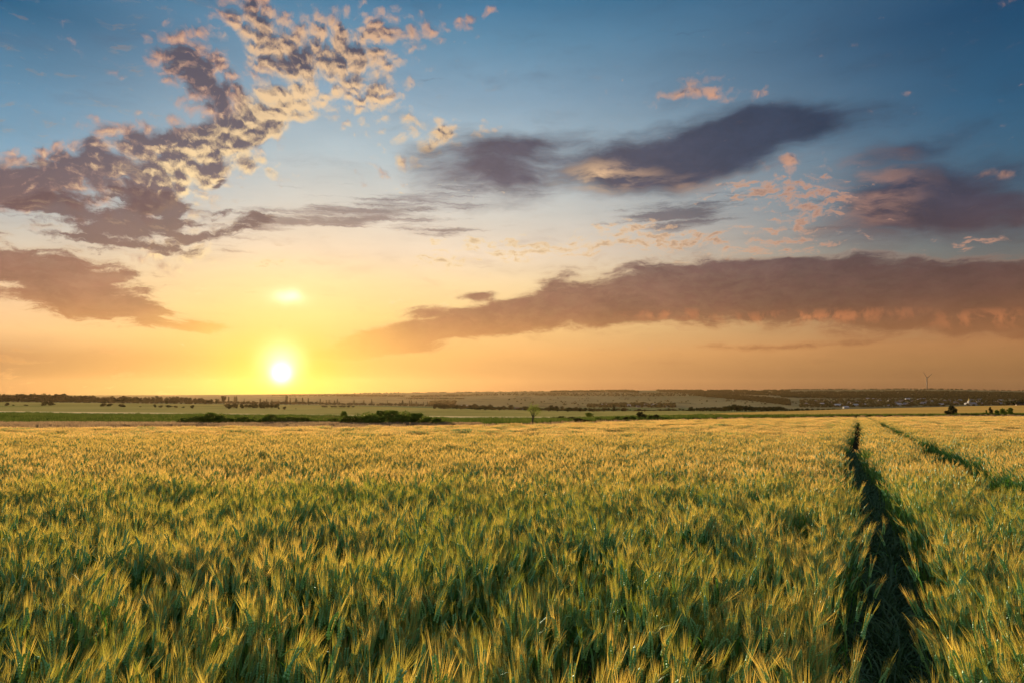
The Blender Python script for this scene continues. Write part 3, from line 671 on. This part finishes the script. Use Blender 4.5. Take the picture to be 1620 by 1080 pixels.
# unit prototypes: height 1, width about 1 for bushes, 0.8 for trees, 0.2 for poplars
BUSH = [foliage_mesh(600 + i, lobes_round(600 + i, 9, 0.5, 0.0, 0.98), 2600, 0.042, M['foliage'], 'bush') for i in range(5)]
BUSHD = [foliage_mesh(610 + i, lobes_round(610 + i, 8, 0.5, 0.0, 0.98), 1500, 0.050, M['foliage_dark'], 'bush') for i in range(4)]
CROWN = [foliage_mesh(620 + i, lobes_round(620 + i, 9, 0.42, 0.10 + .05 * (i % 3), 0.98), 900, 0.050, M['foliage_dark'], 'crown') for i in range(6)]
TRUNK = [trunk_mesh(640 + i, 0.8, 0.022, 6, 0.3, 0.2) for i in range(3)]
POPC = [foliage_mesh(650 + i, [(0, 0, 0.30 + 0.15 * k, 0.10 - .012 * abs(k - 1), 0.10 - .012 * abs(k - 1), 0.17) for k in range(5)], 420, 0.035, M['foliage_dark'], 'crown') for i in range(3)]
POPT = [trunk_mesh(660, 0.85, 0.014, 3, 0.06, 0.2)]

def bush(x, ytop, ybase, w, label, group=None, Y=None, meshes=BUSH, name='bush', depth=None, cat='bush', bury=0.06):
    """a bush standing where photo pixel (x, ybase) meets the ground"""
    if Y is None: p = hit(x, ybase)
    else: t = tpx(x, ybase); p = Vector((t * Y, Y, float(zrow(t, Y)[0])))
    H = max(0.3, CAMZ + p.y * slope(ytop) - p.z); W = w * p.y / F
    o = link(bpy.data.objects.new(name, random.choice(meshes))); o.location = p - Vector((0, 0, H * bury)); o.scale = (W, depth or max(W * .8, H * .6), H * (1 + bury))
    o.rotation_euler = (0, 0, random.choice([0, math.pi]) + random.uniform(-.25, .25)); tag(o, label, cat, group); return o
def tree(x, ytop, ybase, wf, label, group, Y=None, kind='tree', cat='tree', p=None, crowns=None, trunks=None):
    if p is None:
        if Y is None: p = hit(x, ybase)
        else: t = tpx(x, ybase); p = Vector((t * Y, Y, float(zrow(t, Y)[0])))
    H = max(2.0, CAMZ + p.y * slope(ytop) - p.z)
    root = link(bpy.data.objects.new(kind, None)); root.empty_display_size = 1; root.location = p - Vector((0, 0, .1)); root.scale = (H * wf, H * wf, H); root.rotation_euler = (0, 0, random.uniform(0, 6.28))
    tag(root, label, cat, group)
    c = link(bpy.data.objects.new('crown', random.choice(crowns or CROWN)), root)
    tr = link(bpy.data.objects.new('trunk', random.choice(trunks or TRUNK)), root); return root

def vegetation():
    rr = random.Random(3)
    # bushes right behind the wheat, left and centre
    g = 'bushes of the hedge behind the wheat'
    big = [(548, 655, 25, 90), (566, 653, 30, 92), (583, 649.5, 34, 90), (603, 647.5, 36, 94), (622, 648.5, 34, 91), (641, 647.5, 34, 93), (658, 652, 30, 90), (674, 658, 26, 92), (690, 659.5, 22, 90), (703, 662, 26, 91), (716, 667, 26, 90), (634, 655, 40, 88), (596, 658, 38, 88)]
    lab = ['low bush at the left end of the big green thicket', 'rounded bush second from the left in the big green thicket', 'green bush on the rising left shoulder of the big thicket', 'tall bush left of the middle of the big green thicket', 'bush at the middle of the big green thicket', 'tallest bush right of the middle in the big green thicket',
           'bush where the big green thicket starts to drop to the right', 'lower bush on the right shoulder of the big thicket', 'small dark bush near the right end of the big thicket', 'dark low bush at the right foot of the big thicket', 'lowest dark bush at the right tip of the big thicket', 'yellow green bush in front of the middle of the big thicket', 'yellow green bush in front of the left part of the big thicket']
    for (x, yt, w, Y), l in zip(big, lab): bush(x, yt - (1.5 if x < 665 else 0), 673, w * 1.2, l, 'bushes of the big green thicket', Y=Y, depth=2.2)
    low = [(292, 661, 20, 93), (306, 659, 22, 92), (320, 657, 24, 93), (334, 652.5, 20, 92), (346, 653.5, 18, 93), (358, 659, 22, 92), (372, 662, 20, 93), (386, 659.5, 22, 92), (400, 661, 22, 93), (418, 660, 18, 92), (430, 655.5, 24, 93), (446, 657, 24, 92), (461, 656.5, 24, 93), (476, 660, 22, 92), (492, 662, 26, 93), (512, 662.5, 26, 92), (530, 660, 22, 93), (544, 650.5, 9, 95)]
    names_ = ['the left end', 'just right of the left end', 'left of the first two tips', 'and reaching the first tall tip', 'forming the second tip', 'below and right of the two tips', 'in the dip after the two tips', 'in the gap towards the sun', 'left of the gap under the sun', 'starting the row under the sun', 'with a spiky top below the sun', 'right under the sun', 'rising just right of the sun', 'falling away right of the sun', 'at the low stretch before the thicket', 'in the low stretch nearer the thicket', 'touching the big thicket', 'as a narrow upright spike before the thicket']
    for (x, yt, w, Y), l in zip(low, names_): bush(x, yt - 2.0, 672, w * 1.7, 'olive hedge bush ' + l, g, Y=Y, depth=1.8)
    bush(808, 667.5, 672, 14, 'small dark bush low on the bank left of the bare trunked tree', Y=92)
    # long thicket on the bank
    for k, (x, yt, yb, w) in enumerate([(878, 660.5, 663, 18), (890, 659, 664, 20), (903, 660, 666, 22), (917, 662, 668, 22), (928, 665, 669, 16)]):
        bush(x, yt - 1.8, yb, w * 1.15, ['thin left tip', 'highest hump', 'middle hump', 'thick right part', 'low right end'][k] + ' of the long dark thicket lying on the green bank', 'bushes of the long thicket on the bank', meshes=BUSHD, depth=3, bury=.1)
    bush(932, 651.3, 659.6, 18, 'round dark bush standing alone on the far side of the bank', meshes=BUSH)
    for (x, yt, yb, w, Y, l) in [(947, 659, 668, 17, 112, 'bright green bush first on the field edge right of the thicket'), (960, 664, 667, 10, 112, 'tiny bush between two green bushes on the field edge'), (976, 657.5, 667, 15, 114, 'pointed green bush on the field edge'),
                                 (990, 660, 666, 12, 116, 'low green bush left of the roundest dark bush'), (999, 657.2, 666, 16, 116, 'green bush touching the roundest dark bush from the left'), (1014.5, 651.8, 665, 20, 118, 'big round dark bush on the field edge'),
                                 (1030, 658, 665, 12, 118, 'small bush just right of the big round dark bush'), (1037, 656, 665, 14, 120, 'yellow green bush at the right end of the bush row'), (1048, 660.5, 665, 16, 122, 'low spreading bush at the right end of the bush row')]:
        bush(x, yt - 1.6, yb, w * 1.1, l, 'bushes along the field edge', Y=Y, meshes=BUSH if 'green bush' in l and w > 14.5 else BUSHD)
    # right of the tracks
    bush(1505, 640.2, 656, 16, 'tall dark bush standing on the right field edge', Y=172, meshes=BUSHD); bush(1511, 646, 656, 12, 'dark lower lobe bush at the right of the tall dark bush', Y=171, meshes=BUSHD); bush(1499, 648.5, 656, 14, 'round low dark bush at the left foot of the tall dark bush', Y=169, meshes=BUSHD)
    bush(1560.5, 647, 651.5, 4, 'tiny sapling beside the narrow dark bush', Y=178); bush(1567.5, 642.8, 655.4, 7, 'narrow upright dark bush on the right field edge', Y=174, meshes=BUSHD)
    bush(1577, 646, 655, 10, 'small bush between the narrow bush and the spiky bush', Y=176)
    bush(1587, 643, 655, 12, 'left half of the spiky bush pair near the right picture edge', Y=176); bush(1598, 643.5, 655, 13, 'right half of the spiky bush pair near the right picture edge', Y=177)
    for k in range(14):
        bush(1516 + k * 8 + rr.uniform(-2, 2), 652.6 + rr.uniform(-.5, .6), 655.8, rr.uniform(9, 14), 'low scrub in the dark strip along the right field edge', 'low scrub strip on the right', Y=168 + rr.uniform(-3, 4), cat='scrub')
    for k in range(16):
        bush(1330 + k * 9.5 + rr.uniform(-2, 2), 657.4 - k * .12 + rr.uniform(-.4, .3), 659, rr.uniform(8, 13), 'low dark weeds in the thin line between the two ripe fields', 'weeds between the two fields', Y=138 + k * 2.0, meshes=BUSHD, cat='scrub')
    bush(1389, 655.6, 658.4, 6, 'small black bush at the head of the wheel tracks', Y=150, meshes=BUSHD)
    bush(1175, 653.8, 658, 2.4, 'slim dark stump like shrub in front of the ripe field', Y=235, meshes=BUSHD); bush(1126, 656, 659.5, 4, 'small dark shrub on the green strip left of the stump like shrub', Y=225, meshes=BUSHD); bush(1473, 653.2, 656.2, 1.6, 'tiny dark shrub on the line left of the tall dark bush', Y=185, meshes=BUSHD)
    # bushes out on the meadow at the left
    md = [(11, 636.2, 641, 10), (21, 639, 641, 5), (41, 639, 641.2, 9), (70, 633.8, 641.3, 14), (80, 634.5, 641.3, 13), (163, 637, 642, 14), (173, 637.3, 642, 13), (193, 638.3, 643, 17), (222, 641.8, 643.2, 5), (245, 638.4, 643.8, 6), (254, 640.5, 643.8, 11), (267, 639.8, 644, 12), (278, 641, 644, 10), (304, 640, 645, 10), (290, 642, 644.5, 6), (362, 640.5, 646, 7), (441, 643, 646.5, 5), (450, 642.2, 647, 9), (468, 645, 646.5, 3)]
    for x, yt, yb, w in md: bush(x, yt, yb, w, 'small dark bush standing out on the pale meadow' if w < 13 else 'wide rounded bush out on the pale meadow', 'bushes on the meadow', meshes=BUSHD)
    for k in range(14): bush(358 + k * 6 + rr.uniform(-2, 2), 637 + rr.uniform(0, 2), 645 + rr.uniform(-1, .6), rr.uniform(9, 14), 'reddish sunlit bush in the mass under the setting sun', 'bush mass under the sun', meshes=BUSHD)
    for k in range(8): bush(510 + k * 7 + rr.uniform(-2, 2), 640.5 + rr.uniform(-.6, .8), 643.5, rr.uniform(8, 12), 'low hazy bush right of the sun on the meadow edge', 'hazy low bushes right of the sun', meshes=BUSHD)
    # long tree line at the left, seen against the sky
    top = [(0, 621.5), (8, 622.5), (20, 623), (30, 622), (40, 623.2), (52, 622.5), (62, 622), (72, 623), (80, 624), (92, 622), (100, 622.5), (108, 625), (118, 624.5), (132, 625), (143, 623.5), (152, 626), (160, 628), (172, 625.3), (184, 628), (196, 624.3), (208, 627), (220, 628), (232, 626), (246, 625.5), (260, 628), (272, 625.8), (284, 627.5), (296, 626.5), (310, 628.5), (320, 629.5), (332, 631)]
    xs_ = [q[0] for q in top]; ys_ = [q[1] for q in top]
    x = -14
    while x < 338:
        yt = float(np.interp(x, xs_, ys_)) + rr.uniform(-1.6, .7)
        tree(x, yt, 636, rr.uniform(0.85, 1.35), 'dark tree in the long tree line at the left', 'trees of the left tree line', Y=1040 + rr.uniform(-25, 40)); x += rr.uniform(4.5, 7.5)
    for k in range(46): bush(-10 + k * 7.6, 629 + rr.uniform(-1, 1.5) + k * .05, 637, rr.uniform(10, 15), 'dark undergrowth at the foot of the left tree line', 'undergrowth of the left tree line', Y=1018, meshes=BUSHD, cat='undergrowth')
    tree(353.5, 624.4, 637, 0.95, 'large round tree standing above the tree line left of the sun', 'trees around the sun', Y=1150)
    for x, yt in [(343, 629.5), (366, 633), (330, 631.5), (385, 633.5), (393, 633), (403, 634), (414, 635)]:
        tree(x, yt, 637, 1.2, 'low dark tree beside the round tree left of the sun', 'low trees left of the sun', Y=1180)
    pops = [(361.5, 627, 3), (371, 626, 3), (373.5, 625.5, 3), (386, 630, 2), (411.5, 630, 3), (417, 632, 2), (421.5, 630, 3), (430, 631.5, 3), (440.5, 632, 3), (453, 624.5, 4), (459, 628.5, 3), (468.5, 629, 4), (478.5, 628, 3), (487.5, 628.5, 3), (481, 633, 2), (501.5, 633, 3), (506.5, 630, 3), (511, 633, 2), (516, 632, 3), (520.5, 631.5, 3), (529, 632.5, 4), (533.5, 630, 3), (560, 632, 3), (575.5, 632, 3), (588, 630, 3), (613, 632, 2), (637, 632, 4), (648, 632, 3), (651, 632.5, 3), (658.5, 634, 5), (670, 634.5, 3), (676.5, 633.5, 3), (687, 636, 3), (632, 635, 3), (692, 637, 3), (708, 638, 5)]
    for i, (x, yt, w) in enumerate(pops):
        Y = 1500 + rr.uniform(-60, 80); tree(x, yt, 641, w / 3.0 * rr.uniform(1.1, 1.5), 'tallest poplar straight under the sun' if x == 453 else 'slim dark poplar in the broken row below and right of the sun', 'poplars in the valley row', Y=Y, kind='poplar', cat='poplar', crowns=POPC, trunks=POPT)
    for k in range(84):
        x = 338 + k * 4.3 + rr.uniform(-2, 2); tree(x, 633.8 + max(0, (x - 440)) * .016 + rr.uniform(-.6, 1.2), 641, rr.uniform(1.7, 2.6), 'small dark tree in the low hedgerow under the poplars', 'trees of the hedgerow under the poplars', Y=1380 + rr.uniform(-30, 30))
    # scattered trees of the middle distance
    ctr = [(715, 639.5, 645), (722, 642, 647), (729, 641, 647.5), (751, 638, 649), (760, 641, 649), (768, 642, 650), (775, 639.5, 650), (783, 644, 650), (790, 643, 651), (809, 640, 650), (831, 642.5, 650), (838, 644, 650), (868, 644, 650), (873, 640, 649.5), (879, 640.8, 649), (890, 642, 649), (893, 646, 652), (898, 646, 652), (902, 645, 651.5), (912, 643, 650), (918, 643.5, 650.5), (926, 644, 652), (933, 644.5, 652), (940, 645, 652), (947, 645.5, 652), (955, 644, 652), (963, 644.5, 653), (971, 643.5, 654), (980, 647, 654), (989, 648, 654), (997, 649, 655), (1005, 650, 655), (1020, 647, 653), (1043, 647, 653.5), (1045, 646.5, 654), (1058, 645.5, 653.5), (1065, 646, 654), (1081, 646.3, 654), (1094, 643, 652), (882, 650, 653.5), (836, 650, 653)]
    for x, yt, yb in ctr: tree(x, yt - .8, yb, rr.uniform(1.2, 1.8), 'brownish tree scattered over the low ground before the pale hill', 'scattered trees of the middle distance', Y=700 + rr.uniform(-40, 260))
    for k in range(110):
        x = 690 + k * 3.66 + rr.uniform(-3, 3); yb = np.interp(x, [690, 760, 850, 950, 1090], [643.5, 648, 650.5, 652, 653.5])
        bush(x, yb - rr.uniform(3.5, 8.5), yb, rr.uniform(8, 15), 'dull bush filling the gaps between the scattered trees', 'scrub between the scattered trees', Y=880 + rr.uniform(-60, 160), meshes=BUSHD)
    # dark wood in front of the right field
    x = 1092
    while x < 1262:
        yt = float(np.interp(x, [1092, 1110, 1140, 1160, 1180, 1200, 1215, 1235, 1245, 1262], [644, 643, 642, 638, 640, 642, 641.5, 641, 644, 647])) + rr.uniform(-.3, 1.2)
        tree(x, yt, 652, rr.uniform(0.9, 1.3), 'tree of the dark wood behind the ripe field', 'trees of the dark wood on the right', Y=rr.uniform(520, 640)); x += rr.uniform(2.6, 4.2)
    for k in range(9): bush(1262 + k * 8, 644.5 + k * .1 + rr.uniform(0, .7), 650, rr.uniform(8, 14), 'low dark tree trailing off right of the dark wood', 'low trees right of the dark wood', Y=760, meshes=BUSHD)
vegetation()

def lone_tree():
    t = tpx(842, 672); Y = 96; z = float(zrow(t, Y)[0]) - .15; H = CAMZ + Y * slope(642.5) - z; k = Y / F
    root = link(bpy.data.objects.new('lone_tree', None)); root.location = (t * Y, Y, z); tag(root, 'thin leafed tree with bare forked trunk just behind the wheat', 'tree')
    mb = MB(); fork = H * .38
    mb.tube([(0, 0, 0), (.02, 0, fork * .5), (.12, 0, fork)], [.13, .11, .10], 7)
    tips = []
    rr = random.Random(4)
    for (dx, dz, r) in [(-.55, .50, .07), (.15, .60, .07), (.85, .32, .05), (-.2, .62, .05), (.45, .5, .05)]:
        p = [(.12, 0, fork * .95), (.12 + dx * .45, rr.uniform(-.2, .2), fork + dz * H * .5), (.12 + dx * .8, rr.uniform(-.3, .3), fork + dz * H)]
        mb.tube(p, [r, r * .7, r * .25], 5); tips += [p[1], p[2]]
        for q in range(4):
            b = Vector(p[1]).lerp(Vector(p[2]), rr.random()); e = b + Vector((rr.uniform(-.4, .4), rr.uniform(-.4, .4), rr.uniform(.1, .5))); mb.tube([b, e], [r * .35, .008], 4); tips.append(tuple(e))
    link(bpy.data.objects.new('trunk', mb.mesh('trunk', [M['bark']])), root)
    lobes = [(x, y, z_, .30, .30, .30) for x, y, z_ in tips] + [(-1.1, 0, H * .42, .35, .3, .2), (-.7, .1, H * .3, .4, .3, .25), (1.0, 0, H * .66, .4, .3, .3), (0, 0, H * .82, .7, .5, .4)]
    link(bpy.data.objects.new('crown', foliage_mesh(77, lobes, 1500, 0.055, M['foliage_young'], 'crown')), root)
lone_tree()

# ------------------------------------------------------------------ far woods: masses on the hills
def far_woods():
    protos = [foliage_mesh(700 + i, lobes_round(700 + i, 5, 0.6, 0.0, 0.95), 90, 0.16, M['foliage_dark'], 'w') for i in range(4)]
    P = []; S = []
    def belt(n, xs, ya, yb, h=6.5, gap=0.0):
        for _ in range(n):
            x = random.uniform(xs[0], xs[-1]); f = random.random(); y = np.interp(x, xs, ya) * (1 - f) + np.interp(x, xs, yb) * f
            if gap and nz2(x, y * 5, 0.16, 21) < gap: continue
            p = hit(x, y); P.append(tuple(p)); S.append(h * random.uniform(0.7, 1.25))
    def crest(n, x0, x1, h, gap):
        for _ in range(n):
            x = random.uniform(x0, x1)
            if float(nz2(x, 3, 0.8, 31)) < gap: continue
            t = tpx(x); Y = rowY('P6', t) - random.uniform(0, 60); P.append((t * Y, Y, float(zrow(t, Y)[0]))); S.append(h * random.uniform(0.6, 1.3))
    crest(170, 470, 1000, 4, 0.42); crest(300, 1235, 1640, 8, 0.30); crest(40, 960, 990, 8, 0)
    belt(500, [430, 540, 640], [624.8, 623.8, 626], [626.2, 626.3, 627])
    belt(300, [560, 700, 860], [621.8, 620.2, 618.8], [622.4, 621.0, 619.8], 7, .3)
    belt(260, [640, 735], [628.5, 629.8], [631, 631], 4)
    belt(900, [650, 800, 870, 1000, 1100], [626.5, 622, 621.5, 622.2, 620.5], [627.5, 625, 625.5, 626.8, 626])
    belt(1200, [1100, 1180, 1250], [620.5, 625.5, 631.5], [626, 633, 641])
    belt(500, [870, 1000, 1010], [618, 617, 619], [620, 620.4, 621], 8)
    belt(2200, [1036, 1120, 1250], [615.8, 617, 616.8], [619, 622.5, 626], 8, 0.25)
    belt(4600, [1235, 1330, 1450, 1620], [619, 619, 617.5, 620.5], [628, 630, 629, 631])
    belt(2300, [1265, 1400, 1620], [632, 630, 630], [644, 643, 640.5], 5.5, .22)
    belt(260, [930, 1010, 1070], [640.5, 638, 640], [644.5, 644, 645], 8)
    belt(160, [680, 720], [636, 635], [640, 639.5], 8)
    belt(260, [800, 1260], [628, 632], [640, 642], 5, 0.5)
    n = len(P); s = np.array(S)
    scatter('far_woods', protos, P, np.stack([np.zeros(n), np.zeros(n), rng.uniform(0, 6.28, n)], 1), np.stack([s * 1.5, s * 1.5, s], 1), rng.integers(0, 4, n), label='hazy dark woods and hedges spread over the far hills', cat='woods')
far_woods()

# ------------------------------------------------------------------ village, church, wind turbine
WALL = [plain('wall_white', (0.26, 0.24, 0.21)), plain('wall_cream', (0.28, 0.23, 0.17)), plain('wall_brick', (0.20, 0.12, 0.08))]
ROOF = [plain('roof_slate', (0.14, 0.14, 0.15), 0.8), plain('roof_tile', (0.13, 0.075, 0.05)), plain('roof_tin', (0.30, 0.31, 0.32), 0.6)]
WIN = plain('window_glass', (0.03, 0.035, 0.04), 0.15)
def house_meshes(L, W, H, rh, wm, rm):
    b = MB(); b.box(-L / 2, L / 2, -W / 2, W / 2, 0, H); b.add([(-L / 2, -W / 2, H), (-L / 2, W / 2, H), (-L / 2, 0, H + rh), (L / 2, -W / 2, H), (L / 2, W / 2, H), (L / 2, 0, H + rh)], [(0, 1, 2), (3, 5, 4)])
    r = MB(); e = .5; t = .25
    for s in (-1, 1):
        r.add([(-L / 2 - e, s * (W / 2 + e), H - e * rh / (W / 2)), (L / 2 + e, s * (W / 2 + e), H - e * rh / (W / 2)), (L / 2 + e, 0, H + rh + .02), (-L / 2 - e, 0, H + rh + .02),
               (-L / 2 - e, s * (W / 2 + e), H - e * rh / (W / 2) + t), (L / 2 + e, s * (W / 2 + e), H - e * rh / (W / 2) + t), (L / 2 + e, 0, H + rh + t), (-L / 2 - e, 0, H + rh + t)], [(0, 1, 2, 3), (4, 7, 6, 5), (0, 4, 5, 1), (1, 5, 6, 2), (0, 3, 7, 4)])
    c = MB(); c.box(L * .2, L * .2 + .8, -.9, -.1, H + rh * .5, H + rh + 1.2)
    w = MB()
    n = max(2, int(L / 3.2))
    for i in range(n):
        x = -L / 2 + L * (i + .5) / n
        for s in (-1, 1): w.box(x - .5, x + .5, s * (W / 2 + .03) - .02, s * (W / 2 + .03) + .02, H * .38, H * .78)
    return b.mesh('walls', [wm]), r.mesh('roof', [rm]), c.mesh('chimney', [WALL[2]]), w.mesh('windows', [WIN])
HM = [house_meshes(12, 8, 3.4, 3.0, WALL[0], ROOF[0]), house_meshes(11, 8, 3.2, 3.2, WALL[1], ROOF[1]), house_meshes(13, 8, 3.4, 2.8, WALL[0], ROOF[2]), house_meshes(10, 7, 3.2, 3.0, WALL[2], ROOF[0]), house_meshes(34, 13, 5, 3.2, WALL[0], ROOF[2])]
def house(x, yb, k, label, group, s=1.0, rz=None, name='house', Y=None, cat='house'):
    p = hit(x, yb) if Y is None else Vector((tpx(x, yb) * Y, Y, float(zrow(tpx(x, yb), Y)[0])))
    root = link(bpy.data.objects.new(name, None)); root.location = p - Vector((0, 0, .6)); root.scale = (s, s, s); root.rotation_euler = (0, 0, random.uniform(-.6, .6) if rz is None else rz); tag(root, label, cat, group)
    w, r, c, wi = HM[k]
    link(bpy.data.objects.new('walls', w), root); ro = link(bpy.data.objects.new('roof', r), root)
    if k < 4: link(bpy.data.objects.new('chimney', c), ro)
    link(bpy.data.objects.new('windows', wi), root)
house(1373.5, 630.5, 4, 'long white roofed barn, left of the pair high in the village', 'pair of white barns', .6, .1, 'barn', cat='barn'); house(1382, 630.8, 4, 'white roofed barn, right of the pair high in the village', 'pair of white barns', .55, -.15, 'barn', cat='barn')
house(1460, 631, 4, 'low pale green roofed barn at the village top', None, .6, 0, 'barn', cat='barn'); house(1422, 640.5, 2, 'bright white house near the lower edge of the village', None, 1.3, .3); house(1436, 632, 2, 'pale long house on the upper village slope', None, 1.3, 0)
house(1353.5, 641.5, 2, 'small bright white house alone left in the village', None, 1.2, .2); house(1325.5, 641.8, 2, 'white gabled house at the left end of the village', None, 1.3, -.3); house(1338, 645.3, 2, 'white house lowest at the left of the village', None, 1.2, .1)
house(1596, 640, 1, 'long red roofed building at the right end behind the ripe field', None, 1.8, 0); house(1539, 641, 0, 'small pale hall right beside the church', None, 1.7, .3)
rr_ = random.Random(12)
for k in range(52):
    x = rr_.uniform(1275, 1618); house(x, rr_.uniform(632, 642.5 - (x - 1275) * .006), rr_.choice([0, 1, 2, 3, 3, 1, 0]), 'small house half hidden by trees in the far village', 'houses of the far village', rr_.uniform(.7, 1.1))
for k in range(16): house(rr_.uniform(955, 1065), rr_.uniform(640.5, 644), rr_.choice([0, 1, 2, 2]), 'tiny house of the hamlet at the foot of the pale hill', 'houses of the hamlet', rr_.uniform(.8, 1.2))
house(736, 645, 4, 'wide grey blue roofed barn among the middle trees', None, .62, .1, 'barn', Y=1120, cat='barn')
house(818, 648.5, 1, 'cottage with pinkish roof beside the middle trees', 'pair of cottages', .62, -.2, Y=1010); house(824.5, 649, 2, 'pale cottage to the right of the pinkish roofed one', 'pair of cottages', .5, .2, Y=1010)

def church():
    p = hit(1533, 640.5); root = link(bpy.data.objects.new('church', None)); root.location = p - Vector((0, 0, .5)); tag(root, 'tall church with slim white bell tower and golden spire behind the ripe field', 'church')
    k = p.y / F; H = 12 * k
    wm = plain('church_wall', (0.38, 0.35, 0.31)); gm = plain('gilt', (0.85, 0.55, 0.12), 0.35, 0.6)
    b = MB(); b.box(-5, 5, 3.2, 16, 0, 7); link(bpy.data.objects.new('nave', b.mesh('nave', [wm])), root)
    b = MB(); b.add([(-5.5, 3.05, 7.05), (5.5, 3.05, 7.05), (5.5, 16.5, 7.05), (-5.5, 16.5, 7.05), (0, 3.05, 10), (0, 16.5, 10)], [(0, 1, 4), (1, 2, 5, 4), (2, 3, 5), (3, 0, 4, 5), (0, 3, 2, 1)]); link(bpy.data.objects.new('roof', b.mesh('roof', [ROOF[0]])), root)
    b = MB(); b.box(-3, 3, -3, 3, 0, H * .5); b.box(-3.4, 3.4, -3.4, 3.4, H * .5, H * .53); b.box(-2.3, 2.3, -2.3, 2.3, H * .53, H * .64); t = link(bpy.data.objects.new('tower', b.mesh('tower', [wm])), root)
    b = MB()
    for s in (-1, 1): b.box(-.8, .8, s * 3.04 - .04, s * 3.04 + .04, H * .3, H * .4); b.box(s * 3.04 - .04, s * 3.04 + .04, -.8, .8, H * .3, H * .4)
    link(bpy.data.objects.new('belfry_window', b.mesh('belfry_window', [WIN])), t)
    b = MB(); b.tube([(0, 0, H * .64), (0, 0, H * .70), (0, 0, H * .98)], [2.6, 2.2, .15], 8); b.tube([(0, 0, H * .98), (0, 0, H * 1.03)], [.2, .2], 5); b.box(-.9, .9, -.15, .15, H, H + .35); link(bpy.data.objects.new('spire', b.mesh('spire', [gm])), root)
church()

def turbine():
    Y = 5300; t = tpx(1466, 597.5); z0 = float(zrow(t, Y)[0]); zh = CAMZ + Y * slope(597.5); wm = plain('turbine_grey', (0.05, 0.045, 0.045), 0.6)
    root = link(bpy.data.objects.new('wind_turbine', None)); root.location = (t * Y, Y, z0 - 1); tag(root, 'lone three bladed wind turbine on the far ridge against the sky', 'wind turbine')
    H = zh - z0 + 1; b = MB(); b.tube([(0, 0, 0), (0, 0, H * .5), (0, 0, H - 1.5)], [3.6, 2.9, 2.2], 14); link(bpy.data.objects.new('tower', b.mesh('tower', [wm], True)), root)
    b = MB(); b.tube([(0, 7, H), (0, 5, H), (0, -4, H), (0, -5.2, H)], [1.0, 2.2, 2.2, 1.4], 8); link(bpy.data.objects.new('nacelle', b.mesh('nacelle', [wm])), root)
    b = MB(); b.tube([(0, -5.2, H), (0, -6.6, H), (0, -8.2, H)], [1.9, 1.8, .3], 10); hb = link(bpy.data.objects.new('hub', b.mesh('hub', [wm])), root)
    k = Y / F
    L = 11.5 * k
    for an in (R(118 + 3), R(30 + 10), R(270 - 1)):
        an = {0: an}[0]; dx, dz = math.cos(an), math.sin(an); vs = []; fs = []
        for i, (f, c, th) in enumerate([(0, 2.0, 1.5), (.12, 4.6, 1.1), (.3, 4.2, .8), (.6, 3.2, .6), (.9, 2.0, .3), (1, .8, .15)]):
            px, pz = dx * L * f, H + dz * L * f; nx, nz_ = -dz, dx
            for sx, sy in ((-.5, 0), (0, .5), (.5, 0), (0, -.5)): vs.append((px + nx * c * sx, -6 + th * sy * 2, pz + nz_ * c * sx))
            if i: o = (i - 1) * 4; fs += [(o + q, o + (q + 1) % 4, o + 4 + (q + 1) % 4, o + 4 + q) for q in range(4)]
        fs += [(3, 2, 1, 0), tuple(len(vs) - 4 + q for q in range(4))]
        link(bpy.data.objects.new('blade', mesh_np('blade', vs, fs, [wm])), root)
turbine()

# ------------------------------------------------------------------ haze
def haze():
    b = MB(); b.box(-10500, 10500, -400, 9700, float(ZM.min()) - 12, 185)
    m, N = mat('haze'); v = N.n('ShaderNodeVolumePrincipled'); v.inputs['Color'].default_value = (0.95, 0.62, 0.32, 1); v.inputs['Density'].default_value = 0.000012; v.inputs['Anisotropy'].default_value = 0.62
    o = N.n('ShaderNodeOutputMaterial'); N.put(o.inputs['Volume'], v.outputs[0])
    ob = link(bpy.data.objects.new('haze', b.mesh('haze', [m]))); tag(ob, 'warm evening haze lying over the whole valley', 'haze', kind='stuff')
haze()
